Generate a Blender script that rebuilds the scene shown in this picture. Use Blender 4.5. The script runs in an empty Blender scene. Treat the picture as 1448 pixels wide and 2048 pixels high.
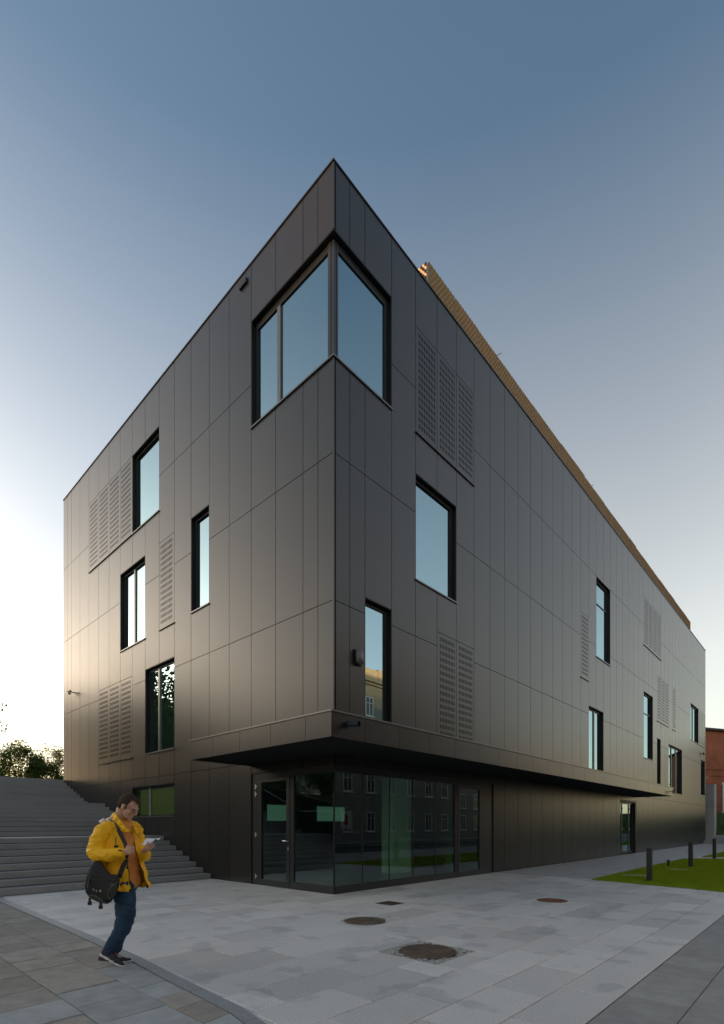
import bpy, bmesh, math, random
import numpy as np
from mathutils import Vector, Matrix, noise
rnd = random.Random(7)
S = bpy.context.scene
COL = S.collection
R = math.radians
# ------------------------------------------------------------------ camera
FX, FY = 0.7342043, 0.6789462          # view direction in plan (building corner is the origin)
cam_d = bpy.data.cameras.new('camera')
cam = bpy.data.objects.new('camera', cam_d); COL.objects.link(cam)
cam.location = (-7.704, -7.956, 1.5)
cam.rotation_euler = (R(90), 0, -math.atan2(FX, FY))
cam_d.sensor_fit = 'VERTICAL'; cam_d.sensor_height = 36; cam_d.sensor_width = 36
cam_d.lens = 18.078; cam_d.shift_y = 0.3057
cam_d.clip_start = 0.05; cam_d.clip_end = 3000
S.camera = cam
S.render.resolution_x = 724; S.render.resolution_y = 1024
# ------------------------------------------------------------------ sky and sun
SUN_EL = R(5.0); SUN_AZ = R(-20)     # azimuth from +Y towards +X
W = bpy.data.worlds.new('World'); S.world = W; W.use_nodes = True
wn = W.node_tree.nodes; wl = W.node_tree.links
sky = wn.new('ShaderNodeTexSky'); sky.sky_type = 'NISHITA'; sky.sun_disc = False
sky.sun_elevation = SUN_EL; sky.sun_rotation = SUN_AZ
sky.altitude = 200; sky.air_density = 1.0; sky.dust_density = 1.2; sky.ozone_density = 2.2
# warm white haze thickening towards the horizon and the low sun, plus added brightness opposite the sun to lift the ground
def wm_(op, a, b=0.0, clamp=False):
    n = wn.new('ShaderNodeMath'); n.operation = op; n.use_clamp = clamp
    for i, v in enumerate((a, b)):
        if isinstance(v, (int, float)): n.inputs[i].default_value = v
        else: wl.new(v, n.inputs[i])
    return n.outputs[0]
wtc = wn.new('ShaderNodeTexCoord'); wsx = wn.new('ShaderNodeSeparateXYZ'); wl.new(wtc.outputs['Generated'], wsx.inputs[0])
wt = wm_('POWER', wm_('MULTIPLY', wm_('SUBTRACT', 0.80, wsx.outputs[2]), 1.35, True), 1.05)
wt = wm_('MINIMUM', wt, .70)
whl = wm_('SQRT', wm_('ADD', wm_('ADD', wm_('MULTIPLY', wsx.outputs[0], wsx.outputs[0]), wm_('MULTIPLY', wsx.outputs[1], wsx.outputs[1])), 1e-4))
wdot = wm_('DIVIDE', wm_('ADD', wm_('MULTIPLY', wsx.outputs[0], math.sin(SUN_AZ)), wm_('MULTIPLY', wsx.outputs[1], math.cos(SUN_AZ))), whl)
wfac = wm_('MULTIPLY', wt, wm_('ADD', wm_('ADD', wm_('MULTIPLY', wdot, .10), 1.14), wm_('MULTIPLY', wm_('MAXIMUM', wm_('SUBTRACT', wm_('MULTIPLY', wdot, -1.0), .12), 0.0), .6)))
wdp = wn.new('ShaderNodeVectorMath'); wdp.operation = 'DOT_PRODUCT'; wl.new(wtc.outputs['Generated'], wdp.inputs[0])
wdp.inputs[1].default_value = (math.sin(SUN_AZ)*math.cos(SUN_EL), math.cos(SUN_AZ)*math.cos(SUN_EL), math.sin(SUN_EL))
wmx = wm_('MAXIMUM', wdp.outputs['Value'], 0.0)
wlobe = wm_('ADD', wm_('MULTIPLY', wm_('POWER', wmx, 10.0), 4.0), wm_('MULTIPLY', wm_('POWER', wmx, 30.0), 14.0))   # bright aureole round the low sun
wcc = wn.new('ShaderNodeCombineColor')
for i, (c, l) in enumerate(((1.95, 1.02), (1.57, .93), (1.10, .76))): wl.new(wm_('ADD', wm_('MULTIPLY', wfac, c), wm_('MULTIPLY', wlobe, l*.9)), wcc.inputs[i])
wmul = wn.new('ShaderNodeMix'); wmul.data_type = 'RGBA'; wmul.blend_type = 'MULTIPLY'; wmul.inputs[0].default_value = 1; wl.new(sky.outputs[0], wmul.inputs[6]); wmul.inputs[7].default_value = (1.22, 1.035, .90, 1)
wadd = wn.new('ShaderNodeMix'); wadd.data_type = 'RGBA'; wadd.blend_type = 'ADD'; wadd.inputs[0].default_value = 1; wl.new(wmul.outputs[2], wadd.inputs[6]); wl.new(wcc.outputs[0], wadd.inputs[7])
wl.new(wadd.outputs[2], wn['Background'].inputs[0]); wn['Background'].inputs[1].default_value = 0.15
sun_d = bpy.data.lights.new('sun', 'SUN'); sun_d.energy = 5.0; sun_d.angle = R(0.9); sun_d.color = (1.0, 0.55, 0.28)
sun = bpy.data.objects.new('sun', sun_d); COL.objects.link(sun)
sdir = Vector((math.sin(SUN_AZ)*math.cos(SUN_EL), math.cos(SUN_AZ)*math.cos(SUN_EL), math.sin(SUN_EL)))
sun.rotation_euler = sdir.to_track_quat('Z', 'Y').to_euler(); sun.location = (-20, 20, 40)
S.view_settings.view_transform = 'Standard'; S.view_settings.look = 'None'
S.view_settings.gamma = 1; S.view_settings.use_curve_mapping = False
S.view_settings.exposure = 1.25
S.render.engine = 'CYCLES'
# ------------------------------------------------------------------ helpers
class MB:
    def __init__(s): s.v = []; s.f = []
    def face(s, pts):
        n = len(s.v); s.v += [tuple(p) for p in pts]; s.f.append(tuple(range(n, n+len(pts))))
    def box(s, x0, x1, y0, y1, z0, z1, m=None):
        if x0 > x1: x0, x1 = x1, x0
        if y0 > y1: y0, y1 = y1, y0
        if z0 > z1: z0, z1 = z1, z0
        n = len(s.v)
        P = [(x0,y0,z0),(x1,y0,z0),(x1,y1,z0),(x0,y1,z0),(x0,y0,z1),(x1,y0,z1),(x1,y1,z1),(x0,y1,z1)]
        if m is not None: P = [tuple(m @ Vector(p)) for p in P]
        s.v += P
        s.f += [(n+3,n+2,n+1,n),(n+4,n+5,n+6,n+7),(n,n+1,n+5,n+4),(n+1,n+2,n+6,n+5),(n+2,n+3,n+7,n+6),(n+3,n,n+4,n+7)]
        return s
    def slab(s, x0, x1, y0, y1, z0, z1, c=0.006):
        """box with a chamfered top edge"""
        n = len(s.v)
        s.v += [(x0,y0,z0),(x1,y0,z0),(x1,y1,z0),(x0,y1,z0),(x0,y0,z1-c),(x1,y0,z1-c),(x1,y1,z1-c),(x0,y1,z1-c),
                (x0+c,y0+c,z1),(x1-c,y0+c,z1),(x1-c,y1-c,z1),(x0+c,y1-c,z1)]
        q = [(0,1,5,4),(1,2,6,5),(2,3,7,6),(3,0,4,7),(4,5,9,8),(5,6,10,9),(6,7,11,10),(7,4,8,11),(8,9,10,11)]
        s.f += [tuple(n+i for i in f) for f in q]
        return s
    def tube(s, pts, rad, seg=8, cap=True):
        pts = [Vector(p) for p in pts]
        if not hasattr(rad, '__len__'): rad = [rad]*len(pts)
        rings = []
        up = Vector((0,0,1))
        for i, p in enumerate(pts):
            d = (pts[min(i+1,len(pts)-1)] - pts[max(i-1,0)])
            if d.length < 1e-9: d = Vector((0,0,1))
            d.normalize()
            a = d.cross(up)
            if a.length < 0.05: a = d.cross(Vector((1,0,0)))
            a.normalize(); b = d.cross(a)
            n = len(s.v)
            for k in range(seg):
                t = 2*math.pi*k/seg
                s.v.append(tuple(p + rad[i]*(math.cos(t)*a + math.sin(t)*b)))
            rings.append(n)
        for i in range(len(rings)-1):
            for k in range(seg):
                a0 = rings[i]+k; a1 = rings[i]+(k+1)%seg; b0 = rings[i+1]+k; b1 = rings[i+1]+(k+1)%seg
                s.f.append((a0, a1, b1, b0))
        if cap:
            s.f.append(tuple(rings[0]+k for k in reversed(range(seg)))); s.f.append(tuple(rings[-1]+k for k in range(seg)))
        return s
    def mesh(s, name, mat=None, smooth=False, fix=True):
        me = bpy.data.meshes.new(name); me.from_pydata(s.v, [], s.f)
        if fix:
            bm = bmesh.new(); bm.from_mesh(me); bmesh.ops.recalc_face_normals(bm, faces=bm.faces); bm.to_mesh(me); bm.free()
        if smooth:
            for p in me.polygons: p.use_smooth = True
        if mat: me.materials.append(mat)
        me.update(); return me
    def obj(s, name, mat=None, parent=None, smooth=False, fix=True, **kw):
        return link(name, s.mesh(name, mat, smooth, fix), parent, **kw)
def link(name, me, parent=None, loc=None, label=None, cat=None, group=None, kind=None):
    o = bpy.data.objects.new(name, me); COL.objects.link(o)
    if loc is not None: o.location = loc
    if parent is not None:
        o.parent = parent
    tag(o, label, cat, group, kind); return o
def tag(o, label=None, cat=None, group=None, kind=None):
    if label: o['label'] = label
    if cat: o['category'] = cat
    if group: o['group'] = group
    if kind: o['kind'] = kind
    return o
def thing(name, label, cat, loc=(0,0,0), rz=0, group=None, kind=None):
    o = bpy.data.objects.new(name, None); COL.objects.link(o); o.location = loc; o.rotation_euler = (0,0,rz)
    o.empty_display_size = 0.2
    tag(o, label, cat, group, kind); return o
def children(o): return [c for c in bpy.data.objects if c.parent is o]
def copy_tree(o, parent=None, kids=None):
    c = o.copy(); COL.objects.link(c)
    if parent is not None: c.parent = parent
    for ch in children(o): copy_tree(ch, c)
    return c
# ------------------------------------------------------------------ materials
def mat(name, col=(.5,.5,.5), rough=.6, spec=.5, metal=0.0):
    m = bpy.data.materials.new(name); m.use_nodes = True
    b = m.node_tree.nodes['Principled BSDF']
    b.inputs['Base Color'].default_value = (*col, 1); b.inputs['Roughness'].default_value = rough
    b.inputs['Specular IOR Level'].default_value = spec; b.inputs['Metallic'].default_value = metal
    return m
def N(m, t, **kw):
    n = m.node_tree.nodes.new(t)
    for k, v in kw.items():
        if hasattr(n, k): setattr(n, k, v)
        else: n.inputs[k].default_value = v
    return n
def L(m, a, b): m.node_tree.links.new(a, b)
def P(m): return m.node_tree.nodes['Principled BSDF']
def pos(m): return N(m, 'ShaderNodeNewGeometry').outputs['Position']
def objc(m): return N(m, 'ShaderNodeTexCoord').outputs['Object']
def noise_tex(m, vec, scale, detail=4, rough=.55, dim='3D'):
    n = N(m, 'ShaderNodeTexNoise'); n.inputs['Scale'].default_value = scale; n.inputs['Detail'].default_value = detail
    n.inputs['Roughness'].default_value = rough
    if vec is not None: L(m, vec, n.inputs['Vector'])
    return n.outputs['Fac']
def ramp(m, fac, stops):
    r = N(m, 'ShaderNodeValToRGB'); e = r.color_ramp.elements
    e[0].position = stops[0][0]; e[0].color = (*stops[0][1], 1)
    e[1].position = stops[-1][0]; e[1].color = (*stops[-1][1], 1)
    for p, c in stops[1:-1]:
        x = e.new(p); x.color = (*c, 1)
    L(m, fac, r.inputs[0]); return r.outputs[0]
def mixc(m, fac, a, b, mode='MIX'):
    n = N(m, 'ShaderNodeMix'); n.data_type = 'RGBA'; n.blend_type = mode
    for sock, v in ((n.inputs[0], fac), (n.inputs[6], a), (n.inputs[7], b)):
        if isinstance(v, (int, float)): sock.default_value = v
        elif isinstance(v, tuple): sock.default_value = (*v, 1)
        else: L(m, v, sock)
    return n.outputs[2]
def math_(m, op, a, b=0.0, clamp=False):
    n = N(m, 'ShaderNodeMath'); n.operation = op; n.use_clamp = clamp
    for i, v in enumerate((a, b)):
        if isinstance(v, (int, float)): n.inputs[i].default_value = v
        else: L(m, v, n.inputs[i])
    return n.outputs[0]
def bump(m, h, strength=.3, dist=.01):
    n = N(m, 'ShaderNodeBump'); n.inputs['Strength'].default_value = strength; n.inputs['Distance'].default_value = dist
    L(m, h, n.inputs['Height']); L(m, n.outputs[0], P(m).inputs['Normal'])
def tone(m, col, amt):      # multiply colour by a per-object random value
    r = N(m, 'ShaderNodeObjectInfo').outputs['Random']
    v = math_(m, 'ADD', math_(m, 'MULTIPLY', r, amt), 1-amt/2)
    c = N(m, 'ShaderNodeCombineColor')
    for i in range(3): L(m, v, c.inputs[i])
    return mixc(m, 1.0, col, c.outputs[0], 'MULTIPLY')

M = {}
def mk_panel():
    m = mat('facade_panel', (.05,.046,.042), .3, .55)
    p = pos(m)
    n1 = noise_tex(m, p, 1.3, 6); n2 = noise_tex(m, p, 60, 3)
    c = ramp(m, n1, [(.3, (.015,.0128,.011)), (.7, (.021,.018,.0155))])
    c = tone(m, c, .26); L(m, c, P(m).inputs['Base Color'])
    r = math_(m, 'ADD', math_(m, 'MULTIPLY', n2, .06), .26)
    r = math_(m, 'ADD', r, math_(m, 'MULTIPLY', n1, .05)); L(m, r, P(m).inputs['Roughness'])
    bump(m, n2, .06, .002); return m
M['panel'] = mk_panel()
M['black'] = mat('black_reveal', (.008,.009,.010), .45, .4)
M['frame'] = mat('dark_frame', (.022,.023,.024), .35, .5)
M['core'] = mat('joint_core', (.004,.004,.004), .9, .1)
M['trim'] = mat('trim_metal', (.16,.155,.15), .35, .5, .6)
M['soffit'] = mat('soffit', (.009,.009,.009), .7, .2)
def mk_mirror():
    m = mat('window_glass'); nt = m.node_tree; nt.nodes.remove(P(m))
    out = nt.nodes['Material Output']
    g = N(m, 'ShaderNodeBsdfGlossy'); g.inputs['Roughness'].default_value = 0.004; g.inputs['Color'].default_value = (.48,.67,.75,1)
    d = N(m, 'ShaderNodeBsdfDiffuse'); d.inputs['Color'].default_value = (.012,.02,.022,1)
    f = N(m, 'ShaderNodeFresnel'); f.inputs['IOR'].default_value = 2.6
    fac = math_(m, 'ADD', math_(m, 'MULTIPLY', f.outputs[0], .65), .42, True)
    mx = N(m, 'ShaderNodeMixShader'); L(m, fac, mx.inputs[0]); L(m, d.outputs[0], mx.inputs[1]); L(m, g.outputs[0], mx.inputs[2])
    L(m, mx.outputs[0], out.inputs[0])
    n = noise_tex(m, pos(m), .45, 1)
    b = N(m, 'ShaderNodeBump'); b.inputs['Strength'].default_value = .12; b.inputs['Distance'].default_value = .01
    L(m, n, b.inputs['Height']); L(m, b.outputs[0], g.inputs['Normal'])
    return m
M['mirror'] = mk_mirror()
M['tint'] = mk_mirror(); M['tint'].name = 'green_glass'
for n_ in M['tint'].node_tree.nodes:
    if n_.type == 'BSDF_GLOSSY': n_.inputs['Color'].default_value = (.50,.66,.25,1)
    if n_.type == 'BSDF_DIFFUSE': n_.inputs['Color'].default_value = (.05,.08,.02,1)
def mk_clear():
    m = mat('storefront_glass'); nt = m.node_tree; nt.nodes.remove(P(m)); out = nt.nodes['Material Output']
    g = N(m, 'ShaderNodeBsdfGlossy'); g.inputs['Roughness'].default_value = 0.0; g.inputs['Color'].default_value = (.8,.92,.95,1)
    t = N(m, 'ShaderNodeBsdfTransparent'); t.inputs['Color'].default_value = (.70,.86,.80,1)
    f = N(m, 'ShaderNodeFresnel'); f.inputs['IOR'].default_value = 1.85
    mx = N(m, 'ShaderNodeMixShader'); L(m, math_(m, 'MULTIPLY', math_(m, 'ADD', f.outputs[0], .05, True), math_(m, 'SUBTRACT', 1.0, N(m, 'ShaderNodeNewGeometry').outputs['Backfacing'])), mx.inputs[0])
    L(m, t.outputs[0], mx.inputs[1]); L(m, g.outputs[0], mx.inputs[2]); L(m, mx.outputs[0], out.inputs[0]); return m
M['clear'] = mk_clear()
def mk_granite(name, a, b, stain=True, sp=170, tn=.10):
    m = mat(name, a, .5, .75)
    p = pos(m)
    n = noise_tex(m, p, sp, 2, .7)
    c = ramp(m, n, [(.34, b), (.5, a), (.68, tuple(min(1, x*1.22) for x in a))])
    n3 = noise_tex(m, p, 45, 3, .7); c = mixc(m, .22, c, ramp(m, n3, [(.35, b), (.65, tuple(x*1.1 for x in a))]))
    if stain:
        w = noise_tex(m, p, 1.7, 3, .5)
        s = ramp(m, w, [(.57, (0,0,0)), (.62, (1,1,1))])
        c = mixc(m, math_(m, 'MULTIPLY', s, .38), c, (a[0]*.40, a[1]*.46, a[2]*.54))
        w2 = noise_tex(m, p, 3.7, 6, .65); c = mixc(m, ramp(m, w2, [(.35,(0,0,0)),(.8,(.22,.22,.22))]), c, (a[0]*.55, a[1]*.55, a[2]*.56))
    c = tone(m, c, tn); L(m, c, P(m).inputs['Base Color']); bump(m, n, .12, .002); return m
M['granite'] = mk_granite('granite_paving', (.72,.69,.645), (.34,.345,.34), True, 110, .30)
M['step'] = mk_granite('granite_step', (.27,.275,.275), (.12,.125,.13), False, 120, .16)
M['kerb'] = mk_granite('granite_kerb', (.33,.345,.355), (.13,.14,.15), False, 120)
M['setts'] = mk_granite('sett_paving', (.50,.515,.52), (.24,.25,.26), True, 30)
def mk_slab(name, a, b, c3, tn):
    m = mat(name, a, .85, .25); p = pos(m)
    n = noise_tex(m, p, 5, 8, .65); n2 = noise_tex(m, p, 110, 3, .7)
    c = ramp(m, n, [(.3, b), (.52, a), (.72, c3)])
    c = mixc(m, .25, c, ramp(m, n2, [(.35, b), (.65, c3)])); c = tone(m, c, tn)
    L(m, c, P(m).inputs['Base Color']); bump(m, math_(m,'ADD',n2,n), .25, .004); return m
M['oldslab'] = mk_slab('old_concrete_slab', (.35,.32,.28), (.25,.225,.195), (.43,.40,.35), .26)
M['blueslab'] = mk_slab('blue_grey_slab', (.37,.385,.375), (.29,.305,.30), (.48,.49,.48), .2)
M['darkslab'] = mk_slab('dark_concrete_slab', (.34,.335,.315), (.27,.265,.25), (.40,.395,.37), .14)
M['mortar'] = mk_slab('joint_sand', (.05,.048,.044), (.03,.028,.026), (.08,.075,.07), 0)
M['asphalt'] = mk_slab('asphalt', (.055,.056,.058), (.04,.04,.042), (.075,.075,.077), 0)
M['concrete'] = mk_slab('fair_concrete', (.36,.37,.36), (.28,.29,.285), (.43,.43,.42), .05)
M['interior'] = mat('interior_plaster', (.16,.18,.17), .8)
M['intcol'] = mat('interior_column', (.62,.72,.62), .7)
M['intfloor'] = mat('interior_floor', (.14,.16,.16), .3)
M['iron'] = mk_slab('rusty_iron', (.085,.058,.042), (.045,.035,.03), (.15,.09,.055), .1); P(M['iron']).inputs['Roughness'].default_value = .55
M['steel'] = mat('steel_fitting', (.6,.6,.6), .3, .5, .9)
M['mesh'] = mat('bronze_mesh', (.20,.145,.085), .5, .5, .25)
M['bollard'] = mat('anthracite_bollard', (.014,.018,.022), .5, .4)
M['soil'] = mk_slab('soil', (.05,.06,.03), (.03,.035,.02), (.07,.07,.045), 0)
def mk_leaf(name, a, b, trans=.35):
    m = mat(name, a, .6, .25); nt = m.node_tree
    c = ramp(m, noise_tex(m, pos(m), 2.2, 3), [(.3, a), (.7, b)])
    L(m, c, P(m).inputs['Base Color'])
    t = N(m, 'ShaderNodeBsdfTranslucent'); L(m, mixc(m, .5, c, (b[0]*1.6, b[1]*1.5, b[2])), t.inputs[0])
    mx = N(m, 'ShaderNodeMixShader'); mx.inputs[0].default_value = trans
    L(m, P(m).outputs[0], mx.inputs[1]); L(m, t.outputs[0], mx.inputs[2]); L(m, mx.outputs[0], nt.nodes['Material Output'].inputs[0])
    return m
M['leaf'] = mk_leaf('leaf_green', (.045,.08,.02), (.09,.14,.035))
M['leafdark'] = mk_leaf('leaf_dark', (.04,.07,.018), (.085,.13,.03), .45)
M['leafpale'] = mk_leaf('leaf_olive', (.06,.075,.03), (.12,.13,.05))
M['bark'] = mk_slab('bark', (.06,.047,.035), (.035,.028,.02), (.09,.07,.055), 0)
M['grass'] = mk_leaf('grass_blades', (.22,.31,.014), (.31,.42,.022), .4)
def mk_brick():
    m = mat('brick_wall', (.3,.1,.06), .85, .2)
    tc = objc(m); b = N(m, 'ShaderNodeTexBrick'); L(m, tc, b.inputs['Vector'])
    b.inputs['Scale'].default_value = 1; b.inputs['Brick Width'].default_value = .27; b.inputs['Row Height'].default_value = .06; b.inputs['Mortar Size'].default_value = .012
    b.inputs['Color1'].default_value = (.50,.12,.045,1); b.inputs['Color2'].default_value = (.36,.07,.03,1); b.inputs['Mortar'].default_value = (.22,.12,.08,1)
    n = noise_tex(m, tc, .9, 6); c = mixc(m, .5, b.outputs[0], ramp(m, n, [(.3,(.28,.055,.025)),(.7,(.56,.15,.06))]))
    L(m, c, P(m).inputs['Base Color']); return m
M['brick'] = mk_brick()
M['plaster'] = mk_slab('ochre_plaster', (.42,.34,.22), (.30,.25,.17), (.50,.42,.28), 0)
M['plaster2'] = mk_slab('grey_plaster', (.25,.24,.22), (.19,.18,.165), (.30,.29,.27), 0)
M['white'] = mat('white_paint', (.75,.74,.70), .5)
M['roof'] = mat('roof_felt', (.035,.035,.037), .8)
M['glassdark'] = mat('dark_pane', (.03,.035,.04), .08, .8)
M['rust'] = mk_slab('peeling_panel', (.30,.09,.05), (.2,.05,.03), (.5,.42,.38), 0)

# ================================================================== GROUND
g = MB(); g.face([(-400,-400,-.16),(400,-400,-.16),(400,400,-.16),(-400,400,-.16)])
g.obj('ground', M['soil'], kind='structure', fix=False)
# ---- plaza of granite slabs
plaza = thing('plaza', None, None, kind='structure'); tag(plaza, 'light grey granite slab plaza in front of the dark building')
def edge_x(y):      # boundary between plaza kerb and the old pavement
    pts = [(6,-4.93),(4.08,-5.12),(1.6,-5.16),(-.2,-5.19),(-1.2,-5.22),(-2.1,-5.25),(-3.2,-5.33),(-4.4,-5.40),(-5.2,-5.55),(-6.0,-5.75),(-6.6,-6.05)]
    for (ya, xa), (yb, xb) in zip(pts, pts[1:]):
        if ya >= y >= yb: return xa + (xb-xa)*(ya-y)/(ya-yb)
    return pts[0][1] if y > 6 else pts[-1][1]
b = MB(); b.box(-5.3, 7.05, -6.56, 5.2, -.14, -.03); b.obj('joint_bed', M['mortar'], plaza)
rows = [-6.56,-6.08,-5.58,-5.06,-4.53,-4.03,-3.46,-2.88,-2.32]
while rows[-1] < 5.0: rows.append(rows[-1]+.56)
rows[-1] = 4.94
covers = [(-2.69,-4.38,.30,'big'), (-1.775,-2.53,.31,'small'), (2.36,-3.79,.27,'rust'), (-.09,-1.64,.2,'square')]
cslab = []
def in_building(x0, x1, y0, y1): return x1 > 0.02 and y1 > 0.02
slabcache = {}
jobs = []
for i in range(len(rows)-1):
    y0, y1 = rows[i], rows[i+1]
    start = -5.0 + (i*0.53) % 1.03
    x = max(edge_x(y0), edge_x(y1)) + .135
    first = True
    while x < 7.0:
        x1 = start if (first and start > x+.25) else x + rnd.choice((.98,1.03,1.03,1.1))
        first = False
        if y0 > -3.2 and x1 > 6.9: x1 = 7.0
        if x1 > 6.85: x1 = 7.05
        jobs.append((x, x1, y0, y1)); x = x1
def cutrect(js, hx0, hx1, hy0, hy1):
    out = []
    for (a, b_, c, d) in js:
        if b_ <= hx0 or a >= hx1 or d <= hy0 or c >= hy1: out.append((a,b_,c,d)); continue
        if a < hx0: out.append((a, hx0, c, d))
        if b_ > hx1: out.append((hx1, b_, c, d))
        xa, xb = max(a,hx0), min(b_,hx1)
        if c < hy0: out.append((xa, xb, c, hy0))
        if d > hy1: out.append((xa, xb, hy1, d))
    return out
jobs = cutrect(jobs, .03, 20, .03, 20)
jobs = cutrect(jobs, -3.10, -2.27, -4.79, -3.96)       # square cobbled surround of the big cover
jobs = cutrect(jobs, -.30, .12, -1.85, -1.44)
jobs = [j for j in jobs if j[1]-j[0] > .04 and j[3]-j[2] > .04]
jobs.sort(key=lambda j: (j[0]+7.7)**2+(j[2]+7.96)**2)
rest = MB()
for n, (a, b_, c, d) in enumerate(jobs):
    dz = rnd.uniform(-.0012, .0012); gp = .005
    if n < 290:
        w_, h_ = round(b_-a, 2), round(d-c, 2)
        if (w_, h_) not in slabcache:
            slabcache[(w_, h_)] = MB().slab(0, b_-a-2*gp, 0, d-c-2*gp, -.06, 0, .003).mesh('slab', M['granite'])
        link('slab', slabcache[(w_, h_)], plaza, (a+gp, c+gp, dz))
    else: rest.slab(a+gp, b_-gp, c+gp, d-gp, -.06, dz, .003)
if rest.v: rest.obj('slab_field', M['granite'], plaza, kind='stuff')
k = MB(); yy = np.linspace(4.94, -6.56, 40)
for ya, yb in zip(yy, yy[1:]): k.face([(edge_x(ya)+.127, ya, -.003), (edge_x(yb)+.127, yb, -.003), (edge_x(yb)+.62, yb, -.003), (edge_x(ya)+.62, ya, -.003)])
k.obj('cut_slab_strip', M['granite'], plaza)
# curved kerb stones along the old pavement
ys = np.linspace(4.92, -6.56, 13)
for ya, yb in zip(ys, ys[1:]):
    k = MB(); seg = 4
    L_, R_ = [], []
    for t in range(seg+1):
        y = ya + (yb-ya)*t/seg; y = y - .004 if t == 0 else (y + .004 if t == seg else y)
        L_.append((edge_x(y), y)); R_.append((edge_x(y)+.125, y))
    for t in range(seg):
        k.face([(*L_[t],.004),(*L_[t+1],.004),(*R_[t+1],.004),(*R_[t],.004)])
        k.face([(*L_[t],.004),(*L_[t],-.1),(*L_[t+1],-.1),(*L_[t+1],.004)])
        k.face([(*R_[t],.004),(*R_[t+1],.004),(*R_[t+1],-.1),(*R_[t],-.1)])
    k.face([(*L_[0],.004),(*R_[0],.004),(*R_[0],-.1),(*L_[0],-.1)]); k.face([(*L_[-1],.004),(*L_[-1],-.1),(*R_[-1],-.1),(*R_[-1],.004)])
    k.obj('kerb_stone', M['kerb'], plaza)
# ---- old pavement left
oldp = thing('pavement', None, None, kind='structure'); tag(oldp, 'old worn concrete slab pavement at the lower left')
b = MB(); b.face([(-40,-6.56,-.02),(-6.0,-6.56,-.02),(-5.7,-6,-.02),(-5.35,-4.4,-.02),(-5.2,-1,-.02),(-4.93,6,-.02),(-40,6,-.02)]); b.obj('joint_bed', M['mortar'], oldp, fix=False)
colx = [-5.66,-6.20,-6.76,-7.32,-7.88,-8.44,-9.0]
def oldslab(pts, mt):
    k = MB(); n = len(pts); z = rnd.uniform(-.004,.004); tx, ty = rnd.uniform(-.006,.006), rnd.uniform(-.006,.006)
    cx_ = sum(p[0] for p in pts)/n; cy_ = sum(p[1] for p in pts)/n
    top = [(cx_+(p[0]-cx_)*.965, cy_+(p[1]-cy_)*.965, z+(p[0]-cx_)*tx+(p[1]-cy_)*ty) for p in pts]
    mid = [(cx_+(p[0]-cx_)*.983, cy_+(p[1]-cy_)*.983, z-.008) for p in pts]
    low = [(m_[0], m_[1], -.06) for m_ in mid]
    k.face(top)
    for i in range(n):
        j = (i+1) % n
        k.face([top[i], mid[i], mid[j], top[j]]); k.face([mid[i], low[i], low[j], mid[j]])
    k.obj('slab', mt, oldp)
cross1 = [5.6,5.15,4.7,4.25,3.8,3.35,2.9,2.45,1.85,1.35,.8,.27,-.2,-.78,-1.24,-1.74,-2.25,-2.7,-3.19,-3.6,-3.97,-4.4,-4.85,-5.3,-5.75,-6.2,-6.55]
for i in range(len(cross1)-1):
    ya, yb = cross1[i], cross1[i+1]
    blue = (yb < -3.15 and rnd.random() < .7) or abs(ya+2.25) < .01
    oldslab([(edge_x(ya)-.012, ya), (-5.66, ya-.05), (-5.66, yb-.05), (edge_x(yb)-.012, yb)], M['blueslab'] if blue else M['oldslab'])
for ci in range(len(colx)-1):
    xa, xb = colx[ci], colx[ci+1]; off = rnd.uniform(0,.5)
    y = 5.5 + off
    while y > -6.5:
        h = .5 if rnd.random() < .6 else .56
        yb = max(y-h, -6.55)
        blue = (y + (xa+5.66)*.6 < -2.55 and rnd.random() < .8)
        if y-yb > .1: oldslab([(xa,y),(xb,y-.02),(xb,yb-.02),(xa,yb)], M['blueslab'] if blue else M['oldslab'])
        y = yb
# ---- dark slab sidewalk right / front
sw = thing('sidewalk', None, None, kind='structure'); tag(sw, 'darker grey concrete slab sidewalk along the street')
b = MB(); b.box(-40, 90, -11.0, -6.562, -.14, -.009); b.obj('joint_bed', M['mortar'], sw)
me_d = MB().slab(0, .465, 0, .494, -.06, 0, .003).mesh('slab', M['darkslab'])
farm = MB()
for r_ in range(9):
    y = -6.568 - .50*(r_+1); off = .2*(r_ % 2)
    for c_ in range(26):
        x = -7.0 + off + c_*.47
        if r_ < 6: link('slab', me_d, sw, (x+.003, y+.004, rnd.uniform(-.002,.002)))
        else: farm.slab(x, x+.46, y, y+.48, -.06, -.001, .004)
farm.obj('slab_field', M['darkslab'], sw, kind='stuff')
b = MB(); b.box(-40,-7.1,-11,-6.6,-.1,-.004); b.box(5.5,90,-11,-6.575,-.1,-.004); b.obj('paving_sheet', M['darkslab'], sw)
b = MB(); b.box(-60,95,-11.16,-11.0,-.2,0); b.box(-60,95,-19.0,-18.84,-.2,0); b.obj('street_kerb', M['kerb'], kind='structure')
b = MB(); b.box(-60,95,-18.84,-11.16,-.25,-.12); b.obj('road', M['asphalt'], kind='structure')
b = MB()
for i in range(22): b.box(-50+i*6,-47+i*6,-15.06,-14.94,-.12,-.116)
b.obj('road_marking', M['white'], kind='structure')
b = MB(); b.box(-60,95,-24,-21.5,-.15,-.01); b.obj('far_sidewalk', M['darkslab'], kind='structure')
b = MB(); b.box(-60,95,-21.5,-19.0,-.15,-.02); b.obj('verge', mat('verge_grass',(.06,.10,.02),.9), kind='structure')
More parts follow.
